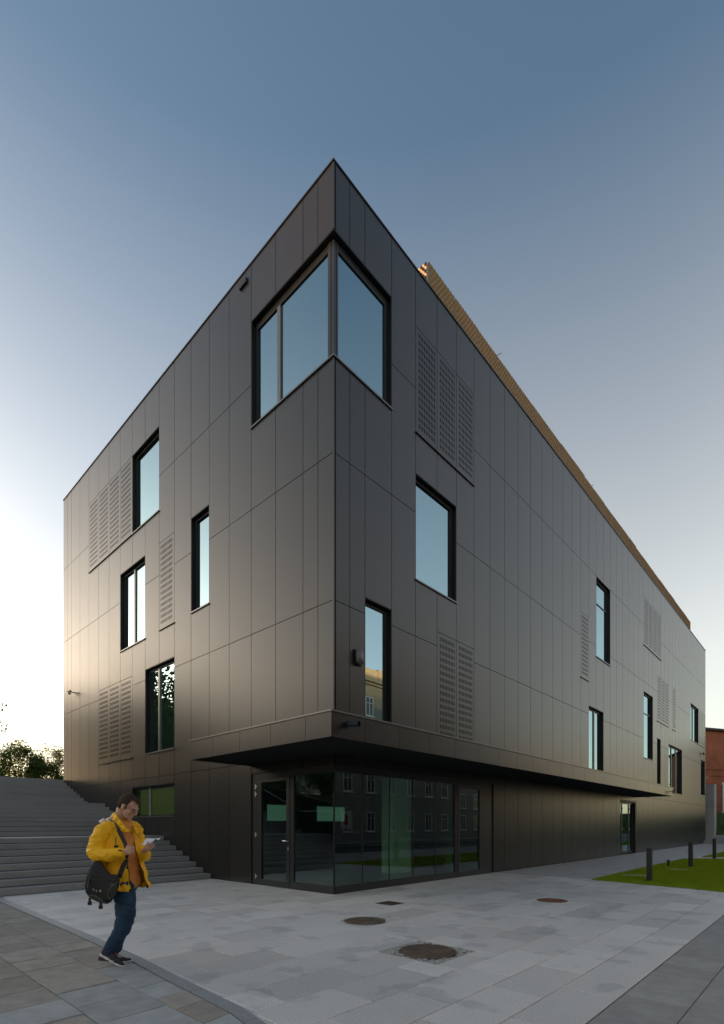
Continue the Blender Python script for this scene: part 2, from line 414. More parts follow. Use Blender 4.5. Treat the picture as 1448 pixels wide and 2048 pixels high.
# ---- path of setts beside the building
path = thing('path', None, None, kind='structure'); tag(path, 'rough sett path between the lawn and the building')
b = MB(); b.box(7.06, 41.3, -3.05, 0, -.14, -.012); b.obj('bed', M['mortar'], path)
st = MB()
y = -3.03
while y < -.01:
    x = 7.07; 
    while x < 41.2:
        w_ = rnd.uniform(.085,.12)*(1 if x < 16 else 2.2)
        st.box(x, x+w_-.008, y, min(y+.092,-.002), -.05, rnd.uniform(-.006,.002)); x += w_
    y += .1
st.obj('sett_field', M['setts'], path, fix=False, kind='stuff')
b = MB(); b.box(20.6, 41.3, -3.3, -3.05, -.1, -.002); b.face([(18.5,-3.06,.001),(20.3,-3.06,.001),(23.2,-6.5,.001),(21.4,-6.5,.001)]); b.obj('cross_strip', M['granite'], path)
b = MB(); b.box(7.06, 95, -6.575, -6.32, -.12, .0); b.obj('edging_strip', M['granite'], path)
# ---- lawns
def lawn(name, poly, dens, seed, label):
    t = thing(name, None, None, kind='structure'); tag(t, label)
    k = MB(); k.face([(x, y, -.005) for x, y in poly]); k.obj('turf_base', M['soil'], t, fix=False)
    r = np.random.RandomState(seed)
    P_ = np.array(poly); lo, hi = P_.min(0), P_.max(0)
    n = int((hi-lo).prod()*dens); q = lo + r.rand(n, 2)*(hi-lo)
    ins = np.zeros(n, bool); j = len(poly)-1
    for i in range(len(poly)):
        xi, yi = poly[i]; xj, yj = poly[j]
        c = ((yi > q[:,1]) != (yj > q[:,1])) & (q[:,0] < (xj-xi)*(q[:,1]-yi)/(yj-yi+1e-12)+xi); ins ^= c; j = i
    ex = []
    for i in range(len(poly)):
        (xa, ya), (xb, yb) = poly[i], poly[(i+1) % len(poly)]; ln = math.hypot(xb-xa, yb-ya); m_ = int(ln*260*min(1, dens/2000)); tt = r.rand(m_); ex.append(np.c_[xa+(xb-xa)*tt, ya+(yb-ya)*tt]+r.normal(0,.018,(m_,2)))
    q = np.concatenate([q[ins]]+ex); n = len(q)
    a = r.rand(n)*6.283; h = .025+.045*r.rand(n)**1.3; w = .004+.004*r.rand(n)
    lean = (r.rand(n, 2)-.5)*.05
    v = np.zeros((n,3,3)); dx, dy = np.cos(a)*w, np.sin(a)*w
    v[:,0,:2] = q - np.c_[dx,dy]; v[:,1,:2] = q + np.c_[dx,dy]; v[:,2,:2] = q + lean; v[:,:2,2] = -.004; v[:,2,2] = h
    me = bpy.data.meshes.new('grass'); me.from_pydata(v.reshape(-1,3).tolist(), [], np.arange(3*n).reshape(-1,3).tolist()); me.materials.append(M['grass'])
    link('grass', me, t, kind='stuff')
lawn('lawn', [(6.90,-3.05),(18.45,-3.02),(21.3,-6.30),(6.2,-6.30)], 2600, 1, 'mown green lawn beside the plaza with three dark bollards')
lawn('lawn', [(20.6,-3.32),(41,-3.32),(41,-6.3),(23.3,-6.30)], 900, 2, 'farther mown green lawn beyond the paving strip')

# ================================================================== THE DARK BUILDING
H_ROOF = 15.79
bld = thing('office_building', 'black panel clad four storey building with sharp corner, scattered windows and low canopy', 'building')
def bx(mb, side, s0, s1, d0, d1, z0, z1):
    if side == 'L': mb.box(d0, d1, s0, s1, z0, z1)
    else: mb.box(s0, s1, d0, d1, z0, z1)
gridL = [0,.5] + [1.005*i for i in range(1,17)] + [16.56, 17.08]
gridR = [.033,.5] + [1.0+.963*i for i in range(0,44)]
def gR(n): return 1.0+.963*n
ZB = [0, 3.07, 6.35, 9.53, 12.71, H_ROOF]
gl = lambda n: 1.005*n
wins = [ # side, s0,s1,z0,z1, mullions, transoms
 ('L', gl(8), gl(10), 11.6, 14.33, [], []),
 ('L', gl(9), gl(11), 7.74, 10.53, [10.1], []),
 ('L', gl(5), gl(6), 7.74, 10.53, [], []),
 ('L', gl(7), gl(9), 3.87, 6.69, [8.28], []),
 ('L', gl(7), gl(10), 1.78, 2.80, [], []),
 ('R', gR(2), gR(4), 7.81, 10.55, [], []),
 ('R', gR(0), gR(1), 3.6, 6.73, [], []),
 ('R', gR(16), gR(18), 9.08, 12.69, [], [11.62]),
 ('R', gR(15), gR(17), 3.6, 6.71, [gR(16)+.05], []),
 ('R', gR(24), gR(26), 5.28, 9.0, [], [7.87]),
 ('R', gR(27)-.02, gR(28)-.12, 3.6, 6.73, [], []),
 ('R', gR(30), gR(34), 3.6, 6.71, [gR(31)+.3, gR(32)+.6], []),
 ('R', gR(37), gR(40), 7.78, 10.53, [gR(38)+.4], []),
 ('R', gR(41), gR(43)-.25, 3.9, 6.69, [], []),
]
vents = [('L', 10, 14, 11.6, 14.33), ('L', 7, 8, 7.74, 10.53), ('L', 10, 13, 3.85, 6.68),
 ('R', 2, 5, 11.6, 14.33), ('R', 3, 5, 3.6, 6.74), ('R', 14, 15, 7.76, 10.52), ('R', 24, 28, 11.6, 14.30),
 ('R', 27, 30, 7.77, 10.53), ('R', 31, 32, 7.77, 10.55), ('R', 40, 43, 7.78, 10.53)]
# openings used for cutting the cladding
cuts = [(w[0], w[1], w[2], w[3], w[4]) for w in wins]
for v in vents: cuts.append((v[0], *( (gl(v[1]), gl(v[2])) if v[0]=='L' else (gR(v[1]), gR(v[2])) ), v[3], v[4]))
cuts += [('L', 0, gl(3), 11.6, 14.33), ('R', 0, gR(1), 11.6, 14.33), ('L', -.1, gl(3), 0, 2.8), ('R', -.1, gR(6)+.22, 0, 2.8), ('R', gR(19)+.53, gR(22)+.5, 0, 2.77)]
core = MB(); wallp = MB(); pcache = {}; cand = []
def depthbox(side, w_, h_, th): 
    mb = MB(); c = .003
    if side == 'L': mb.box(0, th, 0, w_, 0, h_)
    else: mb.box(0, w_, 0, th, 0, h_)
    return mb
for side, grid in (('L', gridL), ('R', gridR)):
    for a, b_ in zip(grid, grid[1:]):
      for bz0, bz1 in ((0.0, 3.07), (3.07, H_ROOF)):
        # split the column where an opening edge of this band falls inside it
        xs = {a, b_}
        for c in cuts:
            if c[0] == side and c[3] < bz1 and c[4] > bz0:
                for e in (c[1], c[2]):
                    if a+.05 < e < b_-.05: xs.add(e)
        xs = sorted(xs)
        for s0, s1 in zip(xs, xs[1:]):
            mid = (s0+s1)/2
            iv = [(bz0, bz1)]
            for c in cuts:
                if c[0] == side and c[1] <= mid <= c[2]:
                    new = []
                    for lo, hi in iv:
                        if c[4] <= lo or c[3] >= hi: new.append((lo, hi)); continue
                        if c[3] > lo: new.append((lo, c[3]))
                        if c[4] < hi: new.append((c[4], hi))
                    iv = new
            for lo, hi in iv:
                if hi-lo < .03: continue
                bx(core, side, s0, s1, .032, .07, lo, hi)
                br = [lo] + [z for z in ZB if lo+.2 < z < hi-.2] + [hi]
                for z0, z1 in zip(br, br[1:]): cand.append((side, s0, s1, z0, z1))
G = .008
def dist(c): 
    x, y = (0, c[1]) if c[0] == 'L' else (c[1], 0)
    return math.hypot(x+7.7, y+7.96)
cand.sort(key=dist)
for n, (side, s0, s1, z0, z1) in enumerate(cand):
    w_, h_ = s1-s0-(2*G if s0 > .04 else G), z1-z0-2*G
    if n < 262:
        key = (side, round(w_,3), round(h_,3))
        if key not in pcache: pcache[key] = depthbox(side, w_, h_, .03).mesh('panel', M['panel'])
        off = G if s0 > 0.04 else 0.0
        dd = rnd.uniform(0, .0015)
        link('panel', pcache[key], bld, (dd, s0+off, z0+G) if side == 'L' else (s0+off, dd, z0+G)).rotation_euler = (0, 0, rnd.uniform(-.0011,.0011))
    else: bx(wallp, side, s0+G, s1-G, 0, .03, z0+G, z1-G)
wallp.obj('panel_field', M['panel'], bld, kind='stuff')
core.obj('wall_core', M['core'], bld)
# ---- windows: frame lining with recessed panes, mullions and a projecting sill
DP = .115
def window(side, s0, s1, z0, z1, mull=(), trans=(), name='window', near=None):
    fr = MB(); t = .016
    bx(fr, side, s0+.002, s0+t, .003, DP+.08, z0, z1); bx(fr, side, s1-t, s1-.002, .003, DP+.08, z0, z1)
    bx(fr, side, s0+t, s1-t, .003, DP+.08, z1-t, z1-.002); bx(fr, side, s0+t, s1-t, .003, DP+.08, z0+.002, z0+t)
    f1 = .13; 
    bx(fr, side, s0+t, s0+.05, DP, DP+.07, z0+t, z1-t); bx(fr, side, s1-f1, s1-t, DP, DP+.07, z0+t, z1-t)
    bx(fr, side, s1-f1-.012, s1-f1, DP+.01, DP+.07, z0+t, z1-t)
    bx(fr, side, s0+.05, s1-f1, DP, DP+.07, z1-.10, z1-t); bx(fr, side, s0+.05, s1-f1, DP, DP+.07, z0+t, z0+.06)
    w = fr.obj(name, M['black'], bld)
    e = [s0+.05] + [x for m_ in mull for x in (m_-.05, m_+.05)] + [s1-f1-.012]
    for m_ in mull:
        k = MB(); bx(k, side, m_-.05, m_+.05, DP-.01, DP+.07, z0+.06, z1-.10); k.obj('mullion', M['trim'], w)
    zs = [z0+.06] + [x for m_ in trans for x in (m_-.02, m_+.02)] + [z1-.10]
    for m_ in trans:
        k = MB(); bx(k, side, s0+.05, s1-f1, DP, DP+.07, m_-.02, m_+.02); k.obj('transom', M['frame'], w)
    for i in range(0, len(e), 2):
        for j in range(0, len(zs), 2):
            k = MB(); bx(k, side, e[i], e[i+1], DP+.03, DP+.05, zs[j], zs[j+1]); k.obj('pane', M['mirror'], w)
    k = MB(); bx(k, side, s0-.01, s1+.01, -.035, .05, z0-.022, z0+.012); k.obj('sill', M['trim'], w)
    return w
for w_ in wins:
    wo = window(*w_)
    if w_[3] == 1.78 or w_[2+1] == 1.78:
        for c in children(wo):
            if c.name.startswith('pane'): c.data.materials[0] = M['tint']
        sl = MB()
        for i in range(16): sl.box(DP+.10, DP+.115, w_[1]+.05, w_[2]-.15, 1.83+i*.056, 1.83+i*.056+.047)
        sl.obj('blind', mat('green_blind', (.17,.22,.10), .6), wo)
        sl = MB(); sl.box(DP+.13, DP+.15, w_[1], w_[2], 1.78, 2.8); sl.obj('blind_backing', mat('green_backing', (.10,.13,.05), .8), wo)
# ---- corner window wrapping round the arris
z0, z1 = 11.6, 14.33
fr = MB()
e = gl(3); t = .016
fr.box(.003, DP+.08, e-t, e-.002, z0, z1); fr.box(.003, DP+.08, -.0+.003, e-t, z1-t, z1-.002); fr.box(.003, DP+.08, .003, e-t, z0+.002, z0+t)
e2 = gR(1)
fr.box(e2-t, e2-.002, .003, DP+.08, z0, z1); fr.box(DP+.081, e2-t, .003, DP+.08, z1-t, z1-.002); fr.box(DP+.081, e2-t, .003, DP+.08, z0+.002, z0+t)
fr.box(DP, DP+.07, e-.13, e-t, z0+t, z1-t); fr.box(DP, DP+.07, .29, e-.13, z1-.20, z1-t)
fr.box(e2-.13, e2-t, DP, DP+.07, z0+t, z1-t); fr.box(.24, e2-.13, DP, DP+.07, z1-.20, z1-t)
cw = fr.obj('corner_window', M['black'], bld)
k = MB(); k.box(DP-.01, DP+.07, .20, .29, z0+t, z1-t); k.box(.195, .24, DP-.01, DP+.07, z0+t, z1-t); k.box(DP, .19, DP, .195, z0+t, z1-t); k.obj('corner_post', M['frame'], cw)
k = MB(); k.box(DP-.012, DP+.07, 1.96, 2.08, z0+t, z1-.20); k.obj('mullion', M['trim'], cw)
for a, c in ((.29, 1.96), (2.08, e-.13)): k = MB(); k.box(DP+.03, DP+.05, a, c, z0+t, z1-.20); k.obj('pane', M['mirror'], cw)
k = MB(); k.box(.24, e2-.13, DP+.03, DP+.05, z0+t, z1-.20); k.obj('pane', M['mirror'], cw)
k = MB(); k.box(-.035, .05, -.035, e+.01, z0-.022, z0+.012); k.obj('sill', M['trim'], cw)
k = MB(); k.box(.051, e2+.01, -.035, .05, z0-.022, z0+.012); k.obj('sill', M['trim'], cw)
# ---- perforated ventilation panels, real slots
vcache = {}
def vent_panel(side, w_, h_):
    key = (side, round(w_,3), round(h_,3))
    if key in vcache: return vcache[key]
    mb = MB(); mgn, top = .075*w_+.02, .10
    nc, nr = 10, int(round((h_-2*top)/.178))
    pz = (h_-2*top)/nr; px_ = (w_-2*mgn)/nc
    sh, sw_ = pz*.62, px_*.42
    def q(s0, s1, z0, z1): bx(mb, side, s0, s1, 0, .012, z0, z1)
    q(0, mgn, 0, h_); q(w_-mgn, w_, 0, h_); q(mgn, w_-mgn, 0, top); q(mgn, w_-mgn, h_-top, h_)
    for r_ in range(nr):
        zb = top + r_*pz
        q(mgn, w_-mgn, zb, zb+(pz-sh))
        for c_ in range(nc):
            x = mgn + c_*px_
            q(x, x+px_-sw_, zb+(pz-sh), zb+pz)
    vcache[key] = mb.mesh('vent_panel', M['panel']); return vcache[key]
for v in vents:
    side, a, c, z0, z1 = v
    g_ = gl if side == 'L' else gR
    bk = MB(); bx(bk, side, g_(a), g_(c), .04, .06, z0, z1); bk.obj('vent_backing', M['core'], bld)
    for n in range(a, c):
        me = vent_panel(side, g_(n+1)-g_(n)-2*G, z1-z0-2*G)
        link('vent_panel', me, bld, (.001, g_(n)+G, z0+G) if side == 'L' else (g_(n)+G, .001, z0+G))
    k = MB(); bx(k, side, g_(a)-.01, g_(c)+.01, -.035, .03, z0-.016, z0+.006); k.obj('vent_sill', M['frame'], bld)
# ---- roof edge, roof, hidden sides
k = MB(); k.box(-.02, .3, -.02, 17.1, H_ROOF, H_ROOF+.035); k.box(.3, 42.45, -.02, .3, H_ROOF, H_ROOF+.035); k.obj('coping', M['black'], bld)
k = MB(); k.box(.3, 42.3, .3, 17.0, H_ROOF-.3, H_ROOF-.05); k.obj('roof', M['roof'], bld)
k = MB(); k.box(.08, 42.41, 17.02, 17.08, 0, H_ROOF); k.box(42.35, 42.41, .08, 17.0, 0, H_ROOF); k.obj('rear_wall', M['panel'], bld)
for z0, z1 in ((3.47, 11.57), (14.34, H_ROOF-.005)):
    k = MB(); k.box(-.004, .0325, -.004, -.0005, z0, z1); k.box(-.004, -.0005, -.0005, .0325, z0, z1); k.obj('corner_trim', M['panel'], bld)
# ---- canopy
CP = 1.68; CL = gl(3)+.02; CR = 22.95; zc0, zc1 = 3.0, 3.43
can = MB()
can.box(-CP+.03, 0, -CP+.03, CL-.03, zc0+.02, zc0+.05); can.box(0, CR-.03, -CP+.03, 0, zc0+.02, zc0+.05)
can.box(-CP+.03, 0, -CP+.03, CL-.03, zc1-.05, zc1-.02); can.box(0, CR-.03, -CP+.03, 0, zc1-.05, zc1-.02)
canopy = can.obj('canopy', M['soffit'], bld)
fj = [-CP, -1.02, 0.0, 1.02, 2.04, CL]
for a, c in zip(fj, fj[1:]): k = MB(); k.box(-CP, -CP+.02, a+(.004 if a > -CP else 0), c-.004, zc0, zc1); k.obj('fascia_panel', M['panel'], canopy)
fj = [-CP+.021, -.83] + [.17+1.0*i for i in range(23)]; fj[-1] = CR
for a, c in zip(fj, fj[1:]): k = MB(); k.box(a+.004, c-.004, -CP, -CP+.02, zc0, zc1); k.obj('fascia_panel', M['panel'], canopy)
k = MB(); k.box(-CP+.02, 0, CL-.022, CL, zc0, zc1); k.box(CR-.022, CR, -CP+.02, 0, zc0, zc1); k.obj('fascia_end', M['panel'], canopy)
k = MB(); k.box(-CP-.02, -.001, -CP-.02, CL+.01, zc1, zc1+.028); k.box(-.001, CR+.01, -CP-.02, -.001, zc1, zc1+.028); k.obj('coping', M['trim'], canopy)
rv = MB()
for y in np.arange(-1.5, 3.0, .51):
    for z in (3.08, 3.35): rv.box(-CP-.003, -CP, y, y+.012, z, z+.012)
for x in np.arange(-1.5, 22.5, .5):
    for z in (3.08, 3.35): rv.box(x, x+.012, -CP-.003, -CP, z, z+.012)
rv.obj('rivet', M['trim'], canopy, kind='stuff')
# ---- storefront at the corner
SFd = .03
sf = MB(); eL = gl(3)
def sb(side, s0, s1, z0, z1, d0=SFd, d1=SFd+.07): bx(sf, side, s0, s1, d0, d1, z0, z1)
sb('L', 1.37, 1.50, 0, 2.66); sb('L', 2.86, eL, 0, 2.66)
sb('L', -.10+.14, 1.37, 0, .17); sb('L', 0.04, eL, 2.66, 2.99); 
sb('R', .101, 6.98, 2.66, 2.99); sb('R', .101, 4.84, 0, .17); sb('R', 4.84, 4.95, 0, 2.66); sb('R', 6.3, 7.0, 0, 2.66)
sfo = sf.obj('storefront_frame', M['frame'], bld)
def pane(side, s0, s1, z0, z1, par, d=SFd+.025):
    k = MB(); bx(k, side, s0, s1, d, d+.012, z0, z1); return k.obj('pane', M['clear'], par)
pane('L', .068, 1.37, .17, 2.66, sfo)
for a, c in zip((.056, .98, 1.94, 2.89, 3.88), (.98, 1.94, 2.89, 3.88, 4.84)): pane('R', a+.006, c-.006, .17, 2.66, sfo)
for x in (.98, 1.94, 2.89, 3.88): k = MB(); k.box(x-.012, x+.012, SFd+.02, SFd+.045, .17, 2.66); k.obj('glazing_joint', M['black'], sfo)
k = MB(); k.box(SFd+.02, SFd+.062, SFd+.02, SFd+.034, .17, 2.66); k.obj('glazing_joint', M['black'], sfo)
# left door
dm = MB(); 
for (a, c, z0, z1) in ((1.51, 1.63, .01, 2.65), (2.62, 2.85, .01, 2.65), (1.63, 2.62, .01, .15), (1.63, 2.62, 2.56, 2.65)): bx(dm, 'L', a, c, SFd-.01, SFd+.06, z0, z1)
door = dm.obj('door', M['frame'], bld)
pane('L', 1.63, 2.62, .15, 2.56, door)
for z in (2.47, 2.28, 1.26, .21):
    k = MB(); k.tube([(SFd-.025, 2.84, z-.06), (SFd-.025, 2.84, z+.06)], .013, 8); k.box(SFd-.03, SFd-.012, 2.77, 2.84, z-.02, z+.02); k.obj('hinge', M['steel'], door)
k = MB(); k.tube([(SFd-.01, 1.56, 1.12), (SFd-.065, 1.56, 1.12), (SFd-.065, 1.70, 1.125)], .011, 8); k.obj('handle', M['steel'], door)
k = MB(); k.box(SFd-.018, SFd-.01, 1.54, 1.58, .90, .98); k.obj('lock_plate', M['steel'], door)
# right glazed door of the storefront
dm = MB()
for (a, c, z0, z1) in ((4.96, 5.06, .01, 2.65), (6.19, 6.29, .01, 2.65), (5.06, 6.19, .01, .15), (5.06, 6.19, 2.56, 2.65)): bx(dm, 'R', a, c, SFd-.01, SFd+.06, z0, z1)
door = dm.obj('door', M['frame'], bld); pane('R', 5.06, 6.19, .15, 2.56, door)
# far door on the long side
d0, d1 = gR(19)+.53, gR(22)+.5
k = MB()
for (a, c, z0, z1) in ((d0, d0+.06, 0, 2.77), (d1-.2, d1, 0, 2.77), (d0+.06, d1-.2, 2.68, 2.77)): bx(k, 'R', a, c, .004, .25, z0, z1)
dfr = k.obj('door_frame', M['black'], bld)
for a, c in ((d0+.06, d0+.72), (d0+.74, d1-.95), (d1-.93, d1-.2)):
    k = MB()
    for (p, q_, z0, z1) in ((a, a+.07, .01, 2.68), (c-.07, c, .01, 2.68), (a+.07, c-.07, .01, .16), (a+.07, c-.07, 2.58, 2.68)): k.box(p, q_, .12, .18, z0, z1)
    door = k.obj('door', M['frame'], bld)
    k = MB(); k.box(a+.07, c-.07, .14, .155, .16, 2.58); k.obj('pane', M['mirror'], door)
    for z in (.25, 1.3, 2.35): k = MB(); k.box(a+.01, a+.06, .095, .12, z-.06, z+.06); k.obj('hinge', M['steel'], door)
# interior seen through the glass
k = MB(); k.box(.11, 12, .11, 9, 0, .012); k.obj('interior_floor', M['intfloor'], bld)
k = MB(); k.box(.11, 12, 8.9, 9, .012, 2.95); k.box(11.9, 12, .11, 8.9, .012, 2.95); k.box(.11, 12, .11, 9, 2.95, 3.0); k.box(.35, .40, eL+.02, 8.9, .012, 2.95); k.box(7.1, 11.9, .08, .11, .012, 2.95)
k.obj('interior_wall', M['interior'], bld)
k = MB(); k.box(4.45, 5.35, 2.0, 2.45, .012, 2.95); k.obj('interior_column', M['intcol'], bld)
k = MB(); k.box(7.1, 7.4, 1.6, 1.9, .012, 2.95); k.obj('interior_column', M['interior'], bld)
lw = mat('window_glow', (.2,.4,.3), .5); P(lw).inputs['Emission Color'].default_value = (.33,.62,.45,1); P(lw).inputs['Emission Strength'].default_value = .06  # emission stands in for daylight; the panels sit on a solid wall
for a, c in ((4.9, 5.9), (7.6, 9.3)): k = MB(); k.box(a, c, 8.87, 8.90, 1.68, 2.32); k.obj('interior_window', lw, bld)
# vent slot high on the left face
k = MB(); k.box(-.05, .0, 3.18, 3.49, 15.44, 15.56); k.obj('vent_slot', M['black'], bld)

# ---- rooftop mesh screen
SY = .8; SX0, SX1, SZ0, SZ1 = 4.6, 40.9, 15.78, 17.86
scr = thing('rooftop_screen', 'bronze coloured expanded mesh screen standing along the roof edge', 'screen', (SX0, SY, SZ0))
def mesh_panel(w_, h_, along):
    mb = MB(); cw_, ch = .145, .10; nx, nz = int(w_/cw_), int(h_/ch); t = .026
    # corrugated expanded metal: staggered tilted strands, every strand a folded strip
    for j in range(nz+1):
        off = (j % 2)*.5
        for i in range(-1, nx+1):
            xa, xm, xb = (i+off)*cw_, (i+off+.5)*cw_, (i+off+1)*cw_
            if xb <= 0 or xa >= w_: continue
            xa = max(xa, 0); xb = min(xb, w_); xm = min(max(xm, xa), xb)
            zz = j*ch
            if zz + ch*.6 > h_: continue
            up = .35*ch
            for (p0, q0, p1, q1) in ((xa, zz+up, xm, zz), (xm, zz, xb, zz+up)):
                if abs(p1-p0) < 1e-4: continue
                A = [(p0, .03, q0), (p1, .03, q1), (p1, -.03, q1+.085), (p0, -.03, q0+.085)]
                mb.face([a if along == 'x' else (a[1], a[0], a[2]) for a in A])
    me = mb.mesh('mesh_panel', M['mesh'], fix=False); return me
pw = 1.345; npan = int((SX1-SX0)/pw); pw = (SX1-SX0)/npan
me_p = mesh_panel(pw-.03, SZ1-SZ0-.02, 'x')
for i in range(npan):
    o = link('mesh_panel', me_p, scr, (i*pw+.015, rnd.uniform(-.01,.01), .02+rnd.uniform(-.02,.02)))
    s_ = o.modifiers.new('thickness', 'SOLIDIFY'); s_.thickness = .006
    k = MB(); k.box(i*pw-.016, i*pw+.016, -.01, .05, 0, SZ1-SZ0); k.obj('post', M['trim'], scr)
for side_y in (0,):
    me_e = mesh_panel(1.3, SZ1-SZ0-.02, 'y')
    for i in range(5):
        o = link('mesh_panel', me_e, scr, (-.01, .04+i*1.32, .02)); s_ = o.modifiers.new('thickness', 'SOLIDIFY'); s_.thickness = .006
        k = MB(); k.box(.0, .05, .04+(i+1)*1.32-.02, .04+(i+1)*1.32+.01, 0, SZ1-SZ0); k.obj('post', M['trim'], scr)
k = MB(); k.box(0, SX1-SX0, .03, .06, SZ1-SZ0-.06, SZ1-SZ0-.02); k.box(0, SX1-SX0, .03, .06, .3, .34); k.box(.03,.06,.07,6.6,SZ1-SZ0-.06, SZ1-SZ0-.02); k.obj('rail', M['mesh'], scr)
for x, h in ((9.1, 2.75), (18.6, 2.6)):
    k = MB(); k.tube([(x, 1.2, H_ROOF), (x, 1.2, H_ROOF+h-.4), (x+.05, 1.1, H_ROOF+h-.15), (x+.25, .95, H_ROOF+h)], .012, 5)
    k.obj('lightning_rod', M['frame'], label='thin rod above the roof screen nearer the sharp corner' if x < 10 else 'thin rod above the roof screen farther along the long side', cat='rod')

# ---- things fixed to the facade
def cctv(loc, rz, label, s=1.0):
    t = thing('security_camera', label, 'camera', loc, rz, 'security cameras on the dark building')
    k = MB(); k.tube([(0,.0,0),(0,-.16,0)], .018*s, 8); k.obj('arm', M['black'], t)
    k = MB(); k.tube([(-.13*s,-.16,.03),(.13*s,-.16,.0)], .035*s, 10); k.obj('camera_body', M['black'], t)
    k = MB(); k.box(-.04,.04,-.2,-.12,-.10*s,-.04*s); k.obj('junction_box', M['black'], t)
    return t
cctv((0, 15.83, 7.12), -math.pi/2, 'small black security camera at the far left edge above the stairs', 1.1)
cctv((40.7, 0, 7.18), 0, 'small black security camera near the far right corner by the brick building', 1.4)
cctv((22.2, -CP, 3.2), 0, 'small black security camera on the far end of the canopy', .9)
t = thing('wall_siren', 'rounded grey siren box between the corner and the lower narrow window', 'siren', (.74, 0, 5.27))
k = MB(); k.box(-.12,.12,-.03,0,-.17,.17); k.obj('back_plate', M['black'], t)
bm = bmesh.new(); bmesh.ops.create_cube(bm, size=1)
for v in bm.verts:
    sc = .88 if v.co.y < 0 else 1.0
    v.co = Vector((v.co.x*.23*sc, -.03 + (v.co.y-.5)*.10, v.co.z*(.35*sc if v.co.z > 0 else .33*sc)))
bmesh.ops.bevel(bm, geom=bm.edges[:], offset=.03, segments=3, affect='EDGES', clamp_overlap=True)
me = bpy.data.meshes.new('cover'); bm.to_mesh(me); bm.free(); me.materials.append(mat('siren_grey', (.13,.125,.135), .4)); [setattr(p,'use_smooth',True) for p in me.polygons]
link('cover', me, t)
t = thing('canopy_spotlight', 'short dark tube spotlight on the canopy fascia near the corner', 'spotlight', (-1.33, -CP, 3.24))
k = MB(); k.tube([(0,0,0),(0,-.03,0)], .06, 16); k.tube([(0,-.03,0),(.02,-.05,0)], .04, 12); k.obj('mount', M['bollard'], t)
k = MB(); k.tube([(0,-.05,.01),(.05,-.27,-.01)], .052, 16, cap=False); k.tube([(.004,-.07,.01),(.012,-.1,.005)], .046, 16); k.obj('tube', M['bollard'], t, smooth=True)

# ================================================================== STAIRS
st = thing('staircase', 'broad grey granite staircase climbing along the left wall', 'stairs', (0,0,0))
RZ = .145
fronts = [4.92 + .395*i for i in range(8)] + [9.6+.4*i for i in range(8)] + [14.2+.4*i for i in range(8)]
me_cache = {}
for i, yf in enumerate(fronts):
    depth = (fronts[i+1]-yf if i+1 < len(fronts) else .6) + .02
    z = RZ*(i+1)
    x = -.012 if i % 2 else -.012
    joint = rnd.uniform(.8, 1.5)
    while x > -7.2:
        w_ = joint; joint = 1.5
        key = (round(w_,2), round(depth,3))
        if key not in me_cache:
            me_cache[key] = MB().slab(-w_+.002, -.002, 0, depth, -RZ+.013, 0, .009).mesh('step', M['step'])
        link('step', me_cache[key], st, (x, yf, z)); x -= w_
k = MB()
for i, yf in enumerate(fronts): k.box(-7.2, -.02, yf+.035, 17.6, RZ*i-.02 if i else -.1, RZ*(i+1)-.06)
k.obj('stair_core', M['mortar'], st)
# retaining wall with handrail left of the stairs (out of frame, mirrored in the door glass)
t = thing('retaining_wall', 'planted dark bank wall along the left side of the staircase', 'wall', (-7.4, 4.9, 0))
k = MB(); k.face([(0,0,0),(0,12.7,0),(0,12.7,4.6),(0,2.8,2.4),(0,0,1.1)]); k.face([(.2,0,0),(.2,12.7,0),(.2,12.7,4.6),(.2,2.8,2.4),(.2,0,1.1)])
k.box(0,.2,0,.01,0,1.1); k.face([(0,0,1.1),(.2,0,1.1),(.2,2.8,2.4),(0,2.8,2.4)]); k.face([(0,2.8,2.4),(.2,2.8,2.4),(.2,12.7,4.6),(0,12.7,4.6)]); k.obj('wall_body', M['soil'], t, fix=False)
k = MB(); k.tube([(.28,0,.95),(.28,2.8,2.1),(.28,4.6,2.1),(.28,7.6,3.3),(.28,9.2,3.3),(.28,12.6,4.4)], .02, 8); k.obj('handrail', M['steel'], t)
k = MB(); k.box(-60, -.0, 17.2, 120, -.2, 3.47); k.box(-60, -7.42, 5.6, 17.2, -.2, 1.2); k.box(0, 80, 17.2, 120, -.2, 3.40)
k.obj('terrace', M['soil'], kind='structure')
# ================================================================== SMALL THINGS ON THE GROUND
blab = ['nearest dark square bollard in the lawn, leftmost and largest of three', 'middle dark square bollard of the three in the lawn', 'farthest dark square bollard at the right edge in front of the small steps']
for i, (x, y) in enumerate(((7.55,-4.28),(13.5,-4.15),(19.5,-3.97))):
    t = thing('bollard', blab[i], 'bollard', (x, y, 0), R(5 if i == 0 else 0), 'dark bollards along the lawn')
    k = MB(); k.box(-.085,.085,-.06,.06,.02,.90); o = k.obj('post', M['bollard'], t)
    if i == 0: o.rotation_euler = (0, R(-1.2), 0)
    k = MB(); k.box(-.095,.095,-.07,.07,-.02,.022); k.obj('base_plate', M['frame'], t)
    k = MB(); k.box(-.08,.08,-.063,-.06,.80,.83); k.obj('light_slot', M['black'], t)
t = thing('sprinkler_post', 'tiny dark post in the grass between the first and second bollard', 'post', (13.3,-3.5,0))
k = MB(); k.tube([(0,0,0),(0,0,.2)], .035, 10); k.obj('stem', M['bollard'], t); k = MB(); k.tube([(0,0,.2),(0,0,.25)], .05, 10); k.obj('cap', M['bollard'], t)
